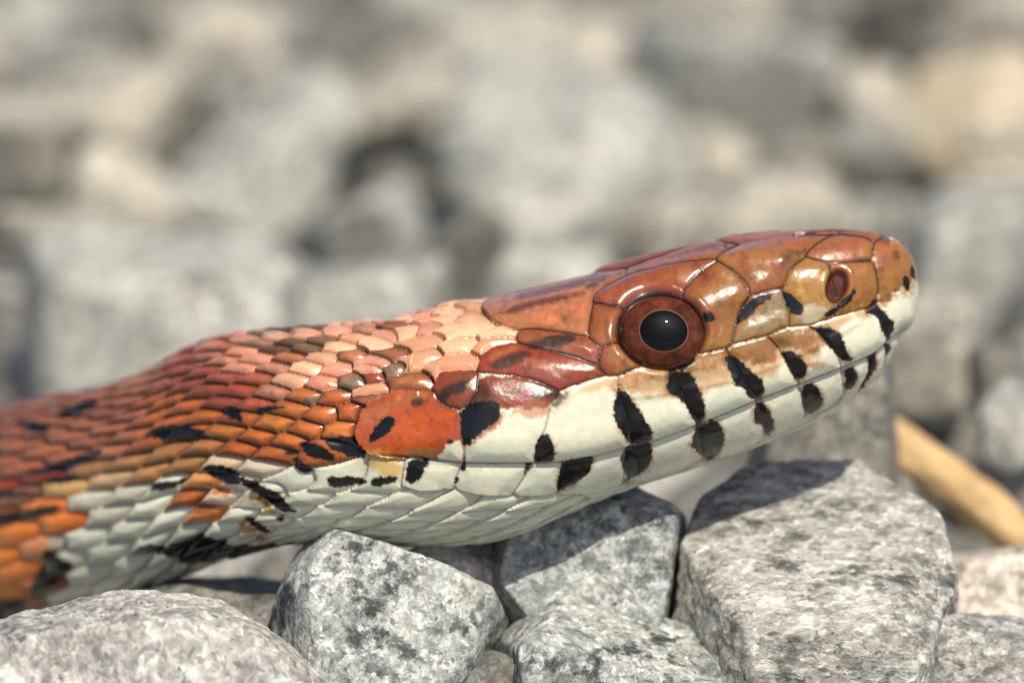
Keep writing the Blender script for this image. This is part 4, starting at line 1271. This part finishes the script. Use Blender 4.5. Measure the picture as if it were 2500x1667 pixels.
# body: whole skin, lying just under the scales where these are separate
keep = np.zeros(QX.shape, bool)
fl = face_lab < 0
keep[:-1] |= fl; keep[1:] |= fl
kr = np.roll(keep, 1, axis=1); keep = keep | kr
BODYP = SURF - NRM * np.where(keep, 0.0, 3.0)[..., None]
body = make_mesh("body", BODYP.reshape(-1, 3), QUADS.reshape(-1, 4), M_SKIN, snake, CFv, NFv)
order = np.argsort(face_lab.ravel(), kind='stable')
fs = face_lab.ravel()[order]
QF = QUADS.reshape(-1, 4)
starts = np.searchsorted(fs, np.arange(NSD + len(SHIELDS) + 1))
nscale = 0
for k in range(NSD + len(SHIELDS)):
    f = order[starts[k]:starts[k + 1]]
    if len(f) == 0:
        continue
    q = QF[f]
    uq, inv = np.unique(q, return_inverse=True)
    inv = inv.reshape(q.shape)
    if k >= NSD:
        nm = SHIELDS[k - NSD][0]
    else:
        nm = "throat_scale" if SEEDS[k][5] < 1 else "scale"
        nscale += 1
    make_mesh(nm, VF[uq], inv, M_SKIN, snake, CFv[uq], NFv[uq])
print("scales", nscale, "shields", len(SHIELDS))

# ---- eye
ie = int(np.searchsorted(xs, EX))
je = int(np.argmin(np.abs(QY[ie, :NN] - EY)))
EN = NRM[ie - 30:ie + 30, je - 20:je + 20].reshape(-1, 3).mean(axis=0)
EN = EN / np.linalg.norm(EN)
EN = EN + 0.10 * TOW + 0.02 * UPV
EN /= np.linalg.norm(EN)
E1 = RIGHT - EN * (RIGHT @ EN); E1 /= np.linalg.norm(E1)
E2 = np.cross(EN, E1)
if E2 @ UPV < 0: E2 = -E2
EC = POS[ie, je] - EN * 26.0
RXE, RYE, HE = 107.0, 94.0, 56.0


def dome(r0, r1, nr, nt_, cx, cy, lift=0.0):
    V, N = [], []
    for i in range(nr + 1):
        r = r0 + (r1 - r0) * i / nr
        for k in range(nt_):
            t = 2 * math.pi * k / nt_
            f = max(0.0, (r - r0) / max(r1 - r0, 1e-6))
            blend = 1 - f if r1 > 0.8 else 1.0
            x, y = r * math.cos(t) + cx * blend, r * math.sin(t) * (1.0 if r1 > 0.8 else 1.0) + cy * blend
            rr = min(x * x + y * y, 0.9999)
            z = math.sqrt(1 - rr)
            V.append(EC + E1 * RXE * x + E2 * RYE * y + EN * (HE * z + lift))
            n_ = E1 * x / RXE + E2 * y / RYE + EN * z / HE
            N.append(n_ / np.linalg.norm(n_))
    F = []
    for i in range(nr):
        for k in range(nt_):
            F.append((i * nt_ + k, (i + 1) * nt_ + k, (i + 1) * nt_ + (k + 1) % nt_, i * nt_ + (k + 1) % nt_))
    return np.array(V), np.array(F), np.array(N)


M_IRIS = plain("iris", (0.022, 0.005, 0.003), 0.6, 0.7, noise=(0.13, 0.028, 0.008), ns=1300.0, ior=1.15)
M_PUPIL = plain("pupil", (0.002, 0.002, 0.002), 0.9, 0.4, ior=1.02)
M_RING = plain("iris_rim", (0.16, 0.05, 0.014), 0.3, 1.0)
PCX, PCY, PR = 0.03, -0.06, 0.545
eye = bpy.data.objects.new("eye", None)
COL.objects.link(eye)
eye.parent = snake
bpy.context.view_layer.update()
V, F, N = dome(PR + 0.022, 0.999, 30, 72, PCX, PCY)
ir = make_mesh("iris", V, F, M_IRIS, snake, nor=N)
V, F, N = dome(PR, PR + 0.022, 3, 72, PCX, PCY)
rg = make_mesh("iris_ring", V, F, M_RING, snake, nor=N)
V, F, N = dome(0.001, PR, 16, 72, PCX, PCY)
pu = make_mesh("pupil", V, F, M_PUPIL, snake, nor=N)
for o in (ir, rg, pu):
    o.parent = eye
    o.matrix_parent_inverse = eye.matrix_world.inverted()

# ---- crumbs on the snake
def on_skin(x, y, lift=0.0):
    i = int(np.searchsorted(xs, x))
    j = int(np.argmin(np.abs(QY[i, 30:NN - 30] - y))) + 30
    return SURF[i, j] + NRM[i, j] * lift


p = on_skin(1948, 571, 5)
V, F = stone_shape(random_planes(np.random.default_rng(3), 13, 9, 7, 6), 3, 8, 0.08, 9)
tag(put_stone(p, V, F, M_PALE, "tiny pale sand grain on top of the snake's snout", name="sand_grain"), cat="grain")
m_straw = plain("straw", (0.55, 0.42, 0.2), 0.6)
for (xa, ya, xb, yb, r, lb) in ((1003, 905, 1016, 876, 4.0, "short straw fibre standing up on the snake's neck scales"), (1050, 918, 1063, 905, 2.2, "tiny straw fleck lying flat on the snake's neck")):
    a_, b_ = on_skin(xa, ya, 3), on_skin(xb, yb, 12)
    V, F = tube([a_, a_ * .5 + b_ * .5, b_], [r * .6, r, r * .35], 8)
    tag(mesh_poly("straw_fibre", V, F, m_straw), lb, "straw")
